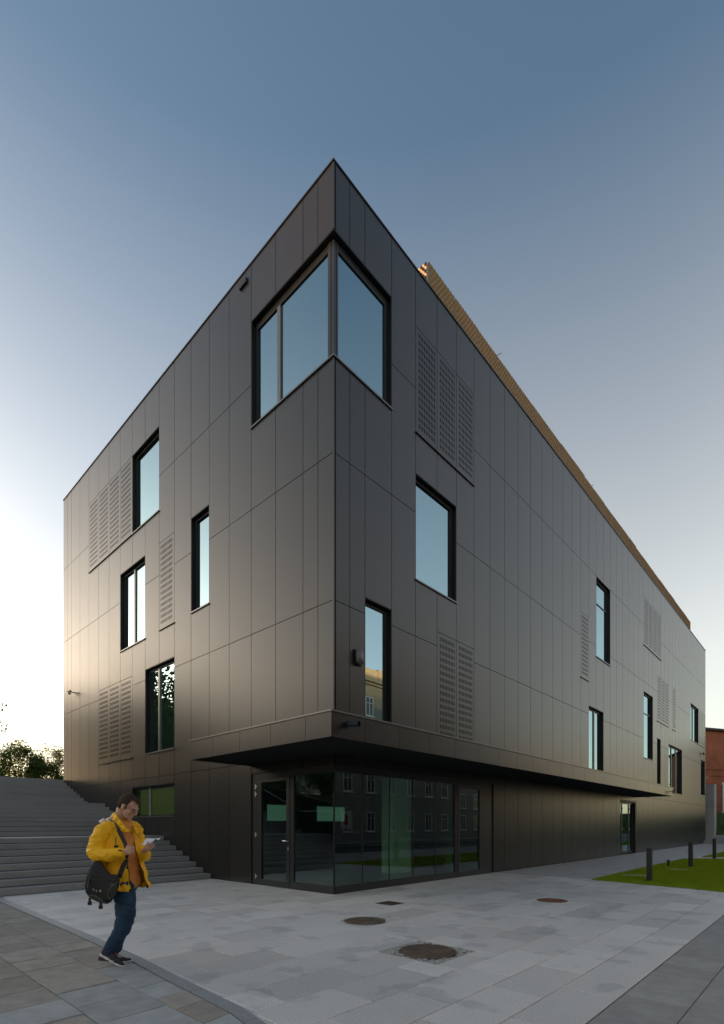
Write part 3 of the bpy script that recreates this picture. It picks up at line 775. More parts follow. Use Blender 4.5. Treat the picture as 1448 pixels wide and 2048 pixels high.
for i, (x0, y0, x1, y1) in enumerate(((8.7,-3.3,8.95,-3.95),(11.8,-3.75,12.1,-4.3))):
    k = MB(); d = Vector((x1-x0, y1-y0)).normalized()*.06; n_ = (-d.y, d.x)
    k.face([(x0-n_[0],y0-n_[1],.035),(x1-n_[0],y1-n_[1],.035),(x1+n_[0],y1+n_[1],.035),(x0+n_[0],y0+n_[1],.035)])
    k.face([(x0-n_[0],y0-n_[1],.035),(x0-n_[0],y0-n_[1],-.05),(x1-n_[0],y1-n_[1],-.05),(x1-n_[0],y1-n_[1],.035)])
    k.obj('edging_block', M['granite'], label=['pale stone strip in the grass left of the nearest bollard', 'pale stone strip in the grass left of the middle bollard'][i], cat='stone strip', group='stone strips in the lawn')
def manhole(name, x, y, r_, label, mat_, ribs=True, frame=True):
    t = thing(name, label, 'manhole cover', (x, y, 0))
    k = MB(); k.tube([(0,0,-.05),(0,0,.004)], r_, 48); k.obj('lid', mat_, t)
    if frame:
        k = MB(); n = 48
        for i in range(n):
            a, b_ = 2*math.pi*i/n, 2*math.pi*(i+1)/n
            k.face([(math.cos(a)*r_*1.02, math.sin(a)*r_*1.02, .007),(math.cos(a)*r_*1.09, math.sin(a)*r_*1.09,.007),(math.cos(b_)*r_*1.09, math.sin(b_)*r_*1.09,.007),(math.cos(b_)*r_*1.02, math.sin(b_)*r_*1.02,.007)])
            k.face([(math.cos(a)*r_*1.09, math.sin(a)*r_*1.09, .007),(math.cos(a)*r_*1.09, math.sin(a)*r_*1.09,-.02),(math.cos(b_)*r_*1.09, math.sin(b_)*r_*1.09,-.02),(math.cos(b_)*r_*1.09, math.sin(b_)*r_*1.09,.007)])
        k.obj('rim', mat_, t, fix=False)
    if ribs:
        k = MB(); rn = 9
        for j in range(2, rn):
            rr = r_*j/rn; n = 16+6*j; wd = .011
            for i in range(n):
                if rnd.random() < .04: continue
                a, b_ = 2*math.pi*(i+.06)/n, 2*math.pi*(i+.94)/n
                p = [(math.cos(a)*(rr-wd), math.sin(a)*(rr-wd)),(math.cos(a)*(rr+wd), math.sin(a)*(rr+wd)),(math.cos(b_)*(rr+wd), math.sin(b_)*(rr+wd)),(math.cos(b_)*(rr-wd), math.sin(b_)*(rr-wd))]
                k.face([(*q, .011) for q in p])
                for u in range(4): k.face([(*p[u],.011),(*p[u],.003),(*p[(u+1)%4],.003),(*p[(u+1)%4],.011)])
        for i in range(20):
            a = 2*math.pi*i/20; m_ = Matrix.Rotation(a, 4, 'Z'); k.box(r_*.05, r_*.2, -.006, .006, .003, .012, m_)
        k.obj('ribs', mat_, t, fix=False)
    return t
worn = mk_slab('worn_iron', (.16,.12,.09), (.07,.055,.045), (.25,.20,.15), 0); worn.node_tree.nodes['Principled BSDF'].inputs['Roughness'].default_value = .5
manhole('manhole_cover', -2.69, -4.38, .31, 'largest round ribbed iron manhole cover set in a square of rough cobbles', worn)
manhole('manhole_cover', -1.775, -2.53, .30, 'round rusty ribbed manhole cover nearer the glass corner', worn)
manhole('manhole_cover', 2.36, -3.79, .27, 'smooth orange brown rusty round cover on the right of the plaza', mk_slab('orange_rust', (.21,.085,.045), (.13,.05,.03), (.28,.13,.07), 0), ribs=False)
t = thing('drain_cover', 'small square rusty cover closest to the glass corner', 'drain cover', (-.09,-1.645,0))
k = MB(); k.slab(-.2,.2,-.2,.2,-.05,.003,.004); k.obj('lid', M['iron'], t)
k = MB()
for i in range(7): k.box(-.16,.16,-.165+i*.052,-.145+i*.052,.003,.009)
k.obj('ribs', M['iron'], t)
# cobbled surround of the big cover
t = thing('cobble_surround', 'rough small cobbles in a square round the largest manhole cover', 'cobbles', (-2.685,-4.375,0))
k = MB(); k.box(-.41,.41,-.41,.41,-.1,-.012); k.obj('bed', M['mortar'], t)
k = MB()
for i in range(13):
    for j in range(13):
        x, y = -.405+i*.063, -.405+j*.063
        cx_, cy_ = x+.03, y+.03
        if math.hypot(cx_, cy_) < .335: continue
        s_ = rnd.uniform(.044,.058); jx, jy = rnd.uniform(-.006,.006), rnd.uniform(-.006,.006)
        k.slab(x+jx, x+s_+jx, y+jy, y+s_+jy, -.04, rnd.uniform(-.008,.005), .008)
k.obj('cobble_field', mk_granite('cobble', (.40,.40,.37), (.13,.125,.11), False, 60, 0), t, fix=False, kind='stuff')
k = MB()
for i in range(46):
    a = i/46*2*math.pi; rr = rnd.uniform(.335,.375); s_ = rnd.uniform(.02,.04)
    k.box(-s_/2, s_/2, -s_/2, s_/2, -.02, rnd.uniform(-.002,.003), Matrix.Translation((-1.775+rr*math.cos(a), -2.53+rr*math.sin(a), 0)) @ Matrix.Rotation(a, 4, 'Z'))
k.obj('mortar_ring', M['kerb'], label='ragged mortar patch round the rusty ribbed manhole cover nearer the glass corner', cat='mortar patch')
# ================================================================== RIGHT BACKGROUND
t = thing('garden_steps', 'short flight of pale concrete steps beyond the far end of the building', 'steps', (41.4,0,0))
for i in range(4):
    k = MB(); k.slab(i*.42, i*.42+.5 if i < 3 else 2.2, -14, -.01, .15*i-.1, .15*(i+1), .01); k.obj('step', M['concrete'], t)
t = thing('concrete_pillar', 'tall pale concrete pillar with curved foot beside the far building corner', 'pillar', (44.0,-.35,.6))
def pil(z0, z1, n):
    k = MB()
    for i in range(n):
        za, zb = z0+(z1-z0)*i/n, z0+(z1-z0)*(i+1)/n
        f = lambda z: 1.25 - (.35*(1-z/1.3)**2 if z < 1.3 else 0)
        k.v += [(0,0,za),(f(za),0,za),(f(za),.7,za),(0,.7,za),(0,0,zb),(f(zb),0,zb),(f(zb),.7,zb),(0,.7,zb)]
        m_ = len(k.v)-8
        k.f += [(m_,m_+1,m_+5,m_+4),(m_+1,m_+2,m_+6,m_+5),(m_+2,m_+3,m_+7,m_+6),(m_+3,m_,m_+4,m_+7)]
    m_ = len(k.v)-4; k.f.append((m_,m_+1,m_+2,m_+3)); return k
pil(0, 2.42, 10).obj('shaft', M['concrete'], t); pil(2.45, 4.35, 1).obj('shaft', M['concrete'], t)
tb = thing('brick_building', 'old red brick building with dark eave behind the far right corner', 'building', (50,4.5,0), math.atan2(-1.4, 2.66))
k = MB(); k.box(-8, 30, 0, 10, 0, 11.2); k.obj('wall', M['brick'], tb)
k = MB(); k.box(-8.2, 30.2, -.35, 10, 11.2, 11.42); k.obj('roof', M['roof'], tb)
k = MB(); k.box(-8, 30, -.07, -.001, 7.2, 7.42); k.box(-8, 30, -.05, -.001, 6.55, 6.72); k.obj('string_course', M['brick'], tb)
k = MB()
def zig(pts, w=.09):
    for (xa, za), (xb, zb) in zip(pts, pts[1:]):
        d = Vector((xb-xa, zb-za)); d.normalize(); n_ = Vector((-d.y, d.x))*w*.5
        k.face([(xa+n_.x,-.004,za+n_.y),(xa-n_.x,-.004,za-n_.y),(xb-n_.x,-.004,zb-n_.y),(xb+n_.x,-.004,zb+n_.y)])
zig([(4.6,10.2),(4.95,9.85),(4.6,9.5),(3.9,8.95),(3.45,8.55),(3.75,8.3),(3.0,7.65),(2.6,7.3)]); zig([(5.9,6.6),(5.3,6.1),(4.8,5.7),(4.2,5.2),(3.6,4.8),(3.0,4.3)], .13)
k.obj('plaster_trace', M['concrete'], tb, fix=False)
k = MB(); k.box(43.3, 75, -14, 12, .05, .598); k.obj('upper_terrace', M['setts'], kind='structure')
k = MB(); k.face([(46.5,-14,.6),(46.5,3.2,.6),(49,3.2,2.6),(49,-14,2.6)]); k.face([(49,-14,2.6),(49,3.2,2.6),(60,3.2,2.9),(60,-14,2.9)]); k.obj('grass_bank', mat('bank_grass',(.06,.10,.02),.9), kind='structure')
# paint-peeled gate panels at the foot of the brick wall
t = thing('old_gate', 'peeling white and rust coloured braced gate panels before the brick wall', 'gate', (51.0,-.6,2.65), math.atan2(-1.4,2.66))
k = MB(); k.box(-1.0,6,.08,.14,.25,2.5); k.obj('boards', M['rust'], t)
for x in (-1.0,.55,2.1,3.65,5.2): k = MB(); k.box(x,x+.16,-.02,.07,0,2.6); k.obj('post', M['white'], t)
for x in (-.84,.71,2.26,3.81):
    k = MB(); m_ = Matrix.Translation((x+.7,.02,1.3)) @ Matrix.Rotation(R(58),4,'Y'); k.box(-1.15,1.15,-.01,.04,-.09,.09,m_); k.obj('brace', M['white'], t)
k = MB(); k.box(-1.1,6,-.03,.08,2.6,2.8); k.box(-1.1,6,-.03,.08,-.15,0); k.obj('beam', M['white'], t)
# ================================================================== FOLIAGE
def leaves(centres, n, size, seed, spread, flat=1.0):
    r = np.random.RandomState(seed); C = np.array(centres)
    idx = r.randint(0, len(C), n); p = C[idx,:3] + np.clip(r.normal(0, 1, (n,3)), -1.7, 1.7)*C[idx,3:4]*spread*np.array([1,1,flat])
    a = r.normal(0,1,(n,3)); a /= np.linalg.norm(a,axis=1)[:,None]
    b_ = np.cross(a, r.normal(0,1,(n,3))); b_ /= np.linalg.norm(b_,axis=1)[:,None]
    s_ = size*(.6+.8*r.rand(n))[:,None]
    v = np.stack([p-a*s_, p-b_*s_*.45, p+a*s_, p+b_*s_*.45], 1).reshape(-1,3)
    return v.tolist(), np.arange(4*n).reshape(-1,4).tolist()
def tree(name, loc, h, crown_r, trunk_h, nleaf, lsize, seed, label, group, leafmat, tall=1.0, nclump=26, spread=.34, cat='tree'):
    t = thing(name, label, cat, loc, 0, group); r = random.Random(seed)
    cz = trunk_h + (h-trunk_h)*.5; ch = (h-trunk_h)*.5
    k = MB(); k.tube([(0,0,-.3),(r.uniform(-.1,.1),r.uniform(-.1,.1),trunk_h*.6),(0,0,trunk_h+ch*.7)], [h*.022,h*.018,h*.007], 8)
    cl = []
    for i in range(nclump):
        th = r.uniform(0,6.283); ph = math.acos(r.uniform(-.95,1)); q = r.uniform(.35,1)**.6
        c = Vector((math.cos(th)*math.sin(ph)*crown_r*q*.85, math.sin(th)*math.sin(ph)*crown_r*q*.85, cz+math.cos(ph)*ch*q*.9))
        rr = crown_r*r.uniform(.28,.5); cl.append((c.x,c.y,c.z,rr))
        base = Vector((0,0,trunk_h*.75+ch*r.uniform(0,.6)))
        mid = base.lerp(c,.5)+Vector((0,0,.1*crown_r)); k.tube([base, mid, c], [h*.009,h*.005,h*.003], 5)
        for q_ in range(7):
            d_ = Vector((r.gauss(0,1), r.gauss(0,1), r.gauss(0,.8))).normalized()*rr*.62; k.tube([c, c+d_*.5+Vector((0,0,.03)), c+d_], [h*.0028,h*.002,h*.0012], 4, cap=False)
    k.obj('trunk', M['bark'], t, smooth=True)
    v, f = leaves(cl, nleaf, lsize, seed, spread*1.15)
    me = bpy.data.meshes.new('crown'); me.from_pydata(v, [], f); me.materials.append(leafmat); link('crown', me, t)
    return t
TZ = 3.45
G1 = 'trees beyond the top of the stairs'
tree('shrub', (5.35,46.0,TZ), 5.3, 2.3, .4, 9000, .10, 11, 'dense dark bush at the left edge behind the top of the stairs', G1, M['leafdark'], cat='bush')
tree('shrub', (6.75,45.0,TZ), 4.0, 2.0, .3, 7000, .09, 12, 'low rounded dark green bush second from the left behind the stairs', G1, M['leafdark'], cat='bush')
tree('birch_tree', (8.3,46.5,TZ), 6.2, 2.1, .8, 4200, .08, 13, 'airy pale feathery tree in the middle behind the stairs', G1, M['leafpale'], spread=.42)
tree('hornbeam_tree', (11.35,46.0,TZ), 5.3, 1.35, .4, 9000, .085, 14, 'dark compact upright tree beside the left edge of the building', G1, M['leafdark'])
tree('shrub', (12.9,45.0,TZ), 3.4, 1.2, .2, 2600, .08, 15, 'small thin shrub partly hidden by the left building edge', G1, M['leafpale'], cat='bush')
tree('shrub', (9.6,45.0,TZ), 1.7, 1.3, .1, 3000, .08, 16, 'low bush between the airy tree and the dark upright tree', G1, M['leaf'], cat='bush')
# big tree whose outer twigs reach into the left edge of the picture
tree('linden_tree', (-4.1,20.4,TZ), 5.6, 2.7, 1.2, 12000, .075, 21, 'large tree left of the stairs, only its leafy twig tips reaching into view', None, M['leaf'], nclump=34)
# off-frame trees and added houses towards the low sun; they shade the square and show in the left windows
sx, sy = math.sin(SUN_AZ), math.cos(SUN_AZ); tx_, ty_ = sy, -sx
def sp(dist_, p, z=0): return (sx*dist_+tx_*p, sy*dist_+ty_*p, z)
proto = tree('park_tree', sp(33, -14, 1.0), 12.5, 4.2, 3.0, 9000, .2, 31, 'broad park tree left of the square', 'park trees left of the square', M['leaf'], nclump=40)
for i, (dd, p, sc) in enumerate(((31,-6,.85),(34,1.5,.8),(30,-22,.9),(38,6,.8),(36,-32,.9),(44,-10,.95),(33,-42,.9))):
    c = copy_tree(proto); c.location = sp(dd, p, 1.0) if i else (-13.0, 35.0, 1.0); sc = sc if i else 1.2; c.rotation_euler = (0,0,i*1.3); c.scale = (sc,sc,sc)
    c['label'] = ['broad park tree', 'second broad park tree', 'wide park tree', 'smaller park tree', 'outer park tree', 'taller park tree behind', 'far park tree'][i] + ' left of the square, mirrored in the left windows'
hg = thing('clipped_hedge', 'unseen dense hedge added left of the staircase to mirror green in the glass', 'hedge', (0,0,0))
r3 = random.Random(12); cl = [(r3.uniform(-17,-4.2), r3.uniform(20.6,22.2), r3.uniform(3.4,5.6), .6) for _ in range(90)]  # hedge added out of view, only for its reflection in the left face
v, f = leaves(cl, 16000, .085, 19, .5); me = bpy.data.meshes.new('foliage'); me.from_pydata(v, [], f); me.materials.append(M['leaf']); link('foliage', me, hg)
# hedge and dark planting near the pillar
r2 = random.Random(5)
k = thing('hedge', 'dark hedge and planting on the bank right of the concrete pillar', 'hedge', (0,0,0))
cl = [(r2.uniform(47.0,49.3), r2.uniform(-12,1.5), r2.uniform(.8,1.9), .55) for _ in range(60)]
v, f = leaves(cl, 9000, .06, 9, .5); me = bpy.data.meshes.new('foliage'); me.from_pydata(v, [], f); me.materials.append(M['leafdark']); link('foliage', me, k)
# ================================================================== TENEMENT HOUSES ACROSS THE STREET (mirrored in the glass)
def tenement(loc, rz, w_, h_, label, floors=4, ncol=12, base=0):
    t = thing('tenement_house', label, 'house', loc, rz)
    k = MB(); k.box(-w_/2, w_/2, 0, 12, -.2, h_-3.2); k.obj('wall', M['plaster2'], t)
    k = MB(); k.box(-w_/2, w_/2, .001, 12, h_-3.2, h_-.9); k.obj('upper_wall', M['plaster'], t)
    k = MB(); k.box(-w_/2-.3, w_/2+.3, -.35, 12.2, h_-.9, h_-.6); k.box(-w_/2-.15, w_/2+.15, -.15, 12.1, h_-1.15, h_-.9); k.box(-w_/2, w_/2, .05, .4, h_-.6, h_+.4); k.obj('cornice', M['plaster'], t)
    k = MB()
    for i in range(ncol+1): x = -w_/2+i*w_/ncol; k.box(x-.25, x+.25, -.02, .45, h_-.6, h_+.55)
    k.obj('parapet_pier', M['plaster'], t)
    k = MB(); k.box(-w_/2, w_/2, .45, 12, h_-.62, h_-.5); k.obj('roof', M['roof'], t)
    wf = MB()
    for (a, c, z0, z1) in ((-.55,.55,0,.08),(-.55,.55,1.72,1.8),(-.55,-.47,.08,1.72),(.47,.55,.08,1.72),(-.04,.04,.08,1.72),(-.47,-.04,1.2,1.26),(.04,.47,1.2,1.26)): wf.box(a, c, -.05, .02, z0, z1)
    wf.box(-.65,.65,-.14,-.001,-.1,0)
    me_w = wf.mesh('window', M['white']); pg = MB(); pg.box(-.47,.47,-.02,.0,.08,1.72); me_g = pg.mesh('pane', M['glassdark'])
    fh = (h_-1.4)/floors
    for i in range(ncol):
        for j in range(floors):
            x = -w_/2+(i+.5)*w_/ncol; z = .9+j*fh
            wnd = link('window', me_w, t, (x, -.002, z)); link('pane', me_g, wnd, (0, 0, 0))
    return t
tenement((22,-24,0), math.pi, 40, 15.8, 'long tenement house across the street with a sunlit parapet', 4, 13)
tenement((-18,-24,0), math.pi, 34, 13.0, 'lower tenement house across the street towards the left', 4, 11)
tenement((63,-26,0), math.pi, 34, 12.0, 'far tenement house along the street on the right', 4, 11)
az = math.atan2(-sx, sy)  # unseen houses added below, their heights set to keep the sun off the square
tenement(sp(90,-16.6,1), az, 35.4, 20.2, 'tall unseen tenement added behind the park trees to block the low sun', 6, 13)
tenement(sp(90.3,10.6,1), az, 19, 22.1, 'tallest unseen tenement added behind the park trees to block the low sun', 7, 10)
tenement(sp(91,-54,1), az, 38, 20.0, 'farther unseen tenement row added to block the low sun', 6, 11)
t = thing('notice_board', 'white notice board with a red round emblem on legs across the street', 'sign', (21.0,-20.2,0), math.pi)
k = MB(); k.box(-.6,.6,0,.04,1.2,2.6); k.obj('board', M['white'], t)
k = MB(); k.box(-.65,-.58,0,.05,0,2.9); k.box(.58,.65,0,.05,0,2.9); k.box(-.65,.65,0,.05,2.85,2.92); k.obj('leg', M['concrete'], t)
k = MB(); k.tube([(0,-.004,2.1),(0,-.002,2.1)], .25, 20); k.tube([(0,-.004,1.72),(0,-.002,1.72)], .27, 20); k.obj('emblem', mat('red_print', (.5,.03,.03), .5), t)
for i, x in enumerate((6.5, 14.5)):
    tree('street_tree', (x,-20.4,0), 8.5, 3.0, 3.0, 5000, .14, 41+i, ['young street tree across the road nearer the corner', 'young street tree across the road farther right'][i], 'street trees across the road', M['leafdark'])
# ================================================================== THE WALKING MAN
PXS = 183.0
_rel = Vector((-5.42+7.704, -2.14+7.956)); _D0 = FX*_rel.x+FY*_rel.y; _X0 = FY*_rel.x-FX*_rel.y
def Z(X, Y, v=0.0):      # X, Y measured on an enlarged photograph of the man, v = distance behind (+) or in front of (-) his mid plane
    D = _D0+v; return Vector(((140+X/5.12-724)/1028.4*D-_X0, v, 1.5+(1650-1560-Y/5.12)/1028.4*D))
man = thing('person', 'walking man in yellow jacket and jeans reading a paper at the plaza edge', 'person', (-5.42, -2.14, 0), math.atan2(-FX, FY))
def prim_cone(bm, a, ra, b, rb, seg=14):
    a, b = Vector(a), Vector(b); d = b-a; L_ = d.length
    q = d.to_track_quat('Z', 'Y').to_matrix().to_4x4() if L_ > 1e-6 else Matrix.Identity(4)
    if L_ > 1e-6: bmesh.ops.create_cone(bm, cap_ends=True, segments=seg, radius1=ra, radius2=rb, depth=L_, matrix=Matrix.Translation((a+b)/2) @ q)
    bmesh.ops.create_uvsphere(bm, u_segments=seg, v_segments=8, radius=ra, matrix=Matrix.Translation(a))
    bmesh.ops.create_uvsphere(bm, u_segments=seg, v_segments=8, radius=rb, matrix=Matrix.Translation(b))
def prim_ell(bm, c, r3, rot=None):
    m_ = Matrix.Translation(c) @ (rot if rot else Matrix.Identity(4)) @ Matrix.Diagonal((*r3, 1))
    bmesh.ops.create_uvsphere(bm, u_segments=20, v_segments=12, radius=1, matrix=m_)
def chain(bm, pts):
    for (a, ra), (b, rb) in zip(pts, pts[1:]): prim_cone(bm, a, ra, b, rb)
def organic(name, build, voxel, smooth, mt, parent, fold=0, fscale=9, fdir=None, seed=0, **kw):
    bm = bmesh.new(); build(bm); me = bpy.data.meshes.new(name+'_raw'); bm.to_mesh(me); bm.free()
    o = bpy.data.objects.new('tmp', me); COL.objects.link(o)
    r_ = o.modifiers.new('r', 'REMESH'); r_.mode = 'VOXEL'; r_.voxel_size = voxel
    s_ = o.modifiers.new('s', 'SMOOTH'); s_.iterations = smooth; s_.factor = .6
    dg = bpy.context.evaluated_depsgraph_get(); me2 = bpy.data.meshes.new_from_object(o.evaluated_get(dg))
    bpy.data.objects.remove(o); bpy.data.meshes.remove(me); me2.name = name
    if fold:
        nrm = [v.normal.copy() for v in me2.vertices]
        for v, n_ in zip(me2.vertices, nrm):
            q = v.co*fscale; q = Vector((q.x, q.y, q.z*1.0)) if fdir is None else Vector((q.x*fdir[0], q.y*fdir[1], q.z*fdir[2]))
            f = noise.noise(q+Vector((seed,0,0))) ; f2 = 1-abs(noise.noise(q*1.7+Vector((seed+5,1,2))))*2
            v.co += n_*fold*(f*.6 + f2*.5)
    for p in me2.polygons: p.use_smooth = True
    me2.materials.clear(); me2.materials.append(mt); me2.update()
    return link(name, me2, parent, **kw)
skin = mat('skin', (.54,.31,.215), .5, .4); P(skin).inputs['Subsurface Weight'].default_value = .08; P(skin).inputs['Subsurface Radius'].default_value = (.01,.004,.002)
hairm = mk_slab('brown_hair', (.045,.028,.018), (.025,.016,.011), (.08,.05,.032), 0)
yel = mk_slab('yellow_nylon', (.95,.50,.010), (.86,.42,.006), (1.0,.58,.02), 0); P(yel).inputs['Roughness'].default_value = .5
yel2 = mat('jacket_lining', (.55,.26,.02), .7)
org = mat('orange_shirt', (.70,.29,.085), .85, .2)
jean = mk_slab('blue_denim', (.020,.052,.095), (.012,.032,.062), (.04,.085,.14), 0)
blk = mat('black_nylon', (.010,.0105,.012), .6, .35)
olive = mat('olive_nylon', (.035,.038,.022), .7, .3)
pipe = mat('grey_piping', (.20,.21,.20), .5)
# heading of the chest and of the face in the local frame (x = picture right, y = away from the camera)
ch_a = R(-38); hd = Vector((math.cos(ch_a), math.sin(ch_a), 0)); rt = Vector((math.sin(ch_a), -math.cos(ch_a), 0))
HC = Z(598, 275, -.03)                                 # head centre
yaw, pit = R(-9), R(-30)
f_ = Vector((math.cos(yaw)*math.cos(pit), math.sin(yaw)*math.cos(pit), math.sin(pit)))
r_h = Vector((math.sin(yaw), -math.cos(yaw), 0)); u_ = r_h.cross(f_); u_.normalize()
if u_.z < 0: u_ = -u_
HM = Matrix((( f_.x, r_h.x, u_.x, HC.x), (f_.y, r_h.y, u_.y, HC.y), (f_.z, r_h.z, u_.z, HC.z), (0,0,0,1)))
hrot = HM.to_3x3().to_4x4()
def hp(f, r, u): return HM @ Vector((f, r, u))
neck0 = Z(470, 490, .0); neck1 = hp(-.045, 0, -.07)
def finger(bm, pts, r0=.0095):
    chain(bm, [(p, r0*(1-.1*i)) for i, p in enumerate(pts)])
handN = Z(598, 722, -.335); handF = Z(800, 692, -.20)
wrN = Z(535, 742, -.32); wrF = Z(752, 735, -.14)
def b_body(bm):
    prim_ell(bm, hp(-.012, 0, .035), (.105,.082,.098), hrot)       # cranium
    prim_ell(bm, hp(.035, 0, -.03), (.062,.066,.085), hrot)        # face
    prim_ell(bm, hp(.045, 0, -.085), (.045,.05,.038), hrot)        # jaw
    prim_ell(bm, hp(.082, 0, -.108), (.020,.026,.018), hrot)       # chin
    prim_cone(bm, hp(.094, 0, .012), .011, hp(.119, 0, -.028), .0135)   # nose
    prim_ell(bm, hp(.108, 0, -.036), (.014,.018,.009), hrot)
    prim_ell(bm, hp(.093, 0, -.066), (.012,.025,.006), hrot)       # lips
    prim_ell(bm, hp(.091, 0, -.077), (.011,.022,.006), hrot)
    prim_cone(bm, hp(.083, -.045, .028), .010, hp(.097, -.012, .024), .009)   # brows
    prim_cone(bm, hp(.083, .045, .028), .010, hp(.097, .012, .024), .009)
    for s_ in (-1, 1):
        prim_ell(bm, hp(.062, s_*.045, -.028), (.026,.022,.024), hrot)        # cheeks
        prim_ell(bm, hp(-.008, s_*.083, -.012), (.019,.010,.033), hrot)       # ears
    chain(bm, [(neck1, .062), (neck1.lerp(neck0,.5), .060), (neck0, .068)])
    prim_ell(bm, Z(490, 620, 0), (.13,.13,.16))
    chain(bm, [(Z(490,640,0), .12), (Z(530,900,0), .12), (Z(545,1080,0), .12)])
    # arms under the sleeves
    chain(bm, [(Z(430,520,-.05), .05), (Z(330,520,-.16), .05), (Z(275,745,-.22), .045), (wrN, .030), (handN, .036)])
    chain(bm, [(Z(560,520,.05), .05), (Z(665,520,.15), .05), (Z(740,760,.06), .042), (wrF, .029), (handF, .033)])
    # near hand closed round the strap: four curled fingers and a thumb
    prim_ell(bm, Z(590,728,-.34), (.036,.026,.042))
    for i in range(4):
        zz = -.004 - i*.019
        a = handN + Vector((.012, -.022, .034+zz)); finger(bm, [a, a+Vector((.036,-.010,.006)), a+Vector((.050,.014,.0)), a+Vector((.034,.030,-.004))], .0102-.0006*i)
    a = handN + Vector((-.012,-.012,.036)); finger(bm, [a, a+Vector((.024,-.012,.022)), a+Vector((.048,-.006,.022))], .0105)
    # far hand under the paper: thumb on top, fingers below
    prim_ell(bm, handF, (.036,.024,.032), Matrix.Rotation(R(-25),4,'Y'))
    for i in range(4):
        a = handF + Vector((.018, -.024+.017*i, .012-.012*i+.01)); finger(bm, [a, a+Vector((.026,-.012,.016)), a+Vector((.036+.003*i,-.006,.036)), a+Vector((.024,.012,.044))], .0095-.0005*abs(i-1))
    a = handF + Vector((-.005,-.02,.02)); finger(bm, [a, a+Vector((.012,-.022,.022)), a+Vector((.026,-.024,.040))], .0105)
    # legs to the ankles
    chain(bm, [(Z(545,1080,-.07), .10), (Z(590,1390,-.10), .06), (Z(425,1760,-.11), .038)])
    chain(bm, [(Z(565,1080,.07), .10), (Z(560,1420,.09), .06), (Z(455,1760,.06), .038)])
body = organic('body', b_body, .0056, 3, skin, man)
# eyes, hair, glasses
for s_ in (-1, 1):
    bm = bmesh.new(); prim_ell(bm, hp(.086, s_*.031, .004), (.010,.013,.010), hrot); me = bpy.data.meshes.new('eye'); bm.to_mesh(me); bm.free()
    me.materials.append(mat('eye_shadowed', (.10,.07,.055), .3)); [setattr(p,'use_smooth',True) for p in me.polygons]; link('eye', me, man)
def b_hair(bm):
    prim_ell(bm, hp(-.018, 0, .048), (.109,.086,.096), hrot)
    prim_ell(bm, hp(.035, 0, .092), (.062,.064,.048), hrot)
    prim_ell(bm, hp(.078, 0, .088), (.026,.045,.026), hrot)
    prim_ell(bm, hp(-.06, 0, -.005), (.058,.074,.075), hrot)
    for s_ in (-1,1): prim_cone(bm, hp(.02, s_*.078, .03), .014, hp(.022, s_*.078, -.012), .006)
hair = organic('hair', b_hair, .006, 2, hairm, man, fold=.003, fscale=60)
bm = bmesh.new(); bm.from_mesh(hair.data)               # cut the hairline: remove what would cover the face and the ears
Hi = HM.inverted(); kill = []
for v in bm.verts:
    q = Hi @ v.co
    front = q.x > .050 and q.z < .088 and abs(q.y) < .09
    temple = (q.x > .030 and q.z < .062) or (q.x > .040 and abs(q.y) > .034 and q.z < .105)
    side = abs(q.y) > .06 and -.03 < q.x < .012 and q.z < .022
    low = q.z < -.055 - .3*min(0, q.x+.06)
    if front or temple or side or low: kill.append(v)
bmesh.ops.delete(bm, geom=kill, context='VERTS'); bm.to_mesh(hair.data); bm.free()
gm = mat('glasses_metal', (.35,.33,.30), .25, .5, .9)
gk = MB()
for s_ in (-1, 1):
    ring = [hp(.104-.006*abs(math.cos(t)), s_*(.032+.025*math.cos(t)), -.004+.018*math.sin(t)) for t in np.linspace(0, 2*math.pi, 17)]
    gk.tube(ring, .0016, 5); gk.tube([hp(.098, s_*.057, .002), hp(.05, s_*.075, .006), hp(-.01, s_*.087, .008)], .0016, 5)
gk.tube([hp(.105, -.008, 0), hp(.110, 0, .003), hp(.105, .008, 0)], .0016, 5)
glasses = gk.obj('glasses', gm, man)
lens = mat('lens', (.8,.85,.85), .02); lens.node_tree.nodes['Principled BSDF'].inputs['Transmission Weight'].default_value = .95
for s_ in (-1, 1):
    k = MB(); k.face([hp(.102, s_*(.032+.023*math.cos(t)), -.004+.016*math.sin(t)) for t in np.linspace(0, 2*math.pi, 14)[:-1]])
    o = k.obj('lens', lens, glasses, fix=False); m_ = o.modifiers.new('t', 'SOLIDIFY'); m_.thickness = .0015
# shirt
def b_shirt(bm):
    c0, c1, c2 = Z(540,520,0), Z(560,760,-.02), Z(575,1010,-.02)
    for c, (a, d) in ((c0,(.15,.095)), (Z(548,640,-.01),(.165,.125)), (c1,(.17,.135)), (Z(568,890,-.02),(.165,.135)), (c2,(.16,.125))):
        rot = Matrix.Rotation(ch_a, 4, 'Z'); prim_ell(bm, c, (d, a, .14), rot)
organic('shirt', b_shirt, .011, 4, org, man, fold=.006, fscale=7, fdir=(1,1,.5), seed=3)
ck = MB()   # shirt collar
A = [neck0.lerp(neck1,.35)+hd*.055*math.cos(t)*1.1+rt*.07*math.sin(t) for t in np.linspace(.5, 2*math.pi-.5, 15)]
for a, c in zip(A, A[1:]):
    o1 = (a-neck0).normalized(); o2 = (c-neck0).normalized()
    ck.face([a+Vector((0,0,-.02)), c+Vector((0,0,-.02)), c+Vector((0,0,.02)), a+Vector((0,0,.02))])
    ck.face([a+Vector((0,0,.02)), c+Vector((0,0,.02)), c+o2*.022+Vector((0,0,-.02)), a+o1*.022+Vector((0,0,-.02))])
o = ck.obj('shirt_collar', org, man, smooth=True); m_ = o.modifiers.new('t', 'SOLIDIFY'); m_.thickness = .004
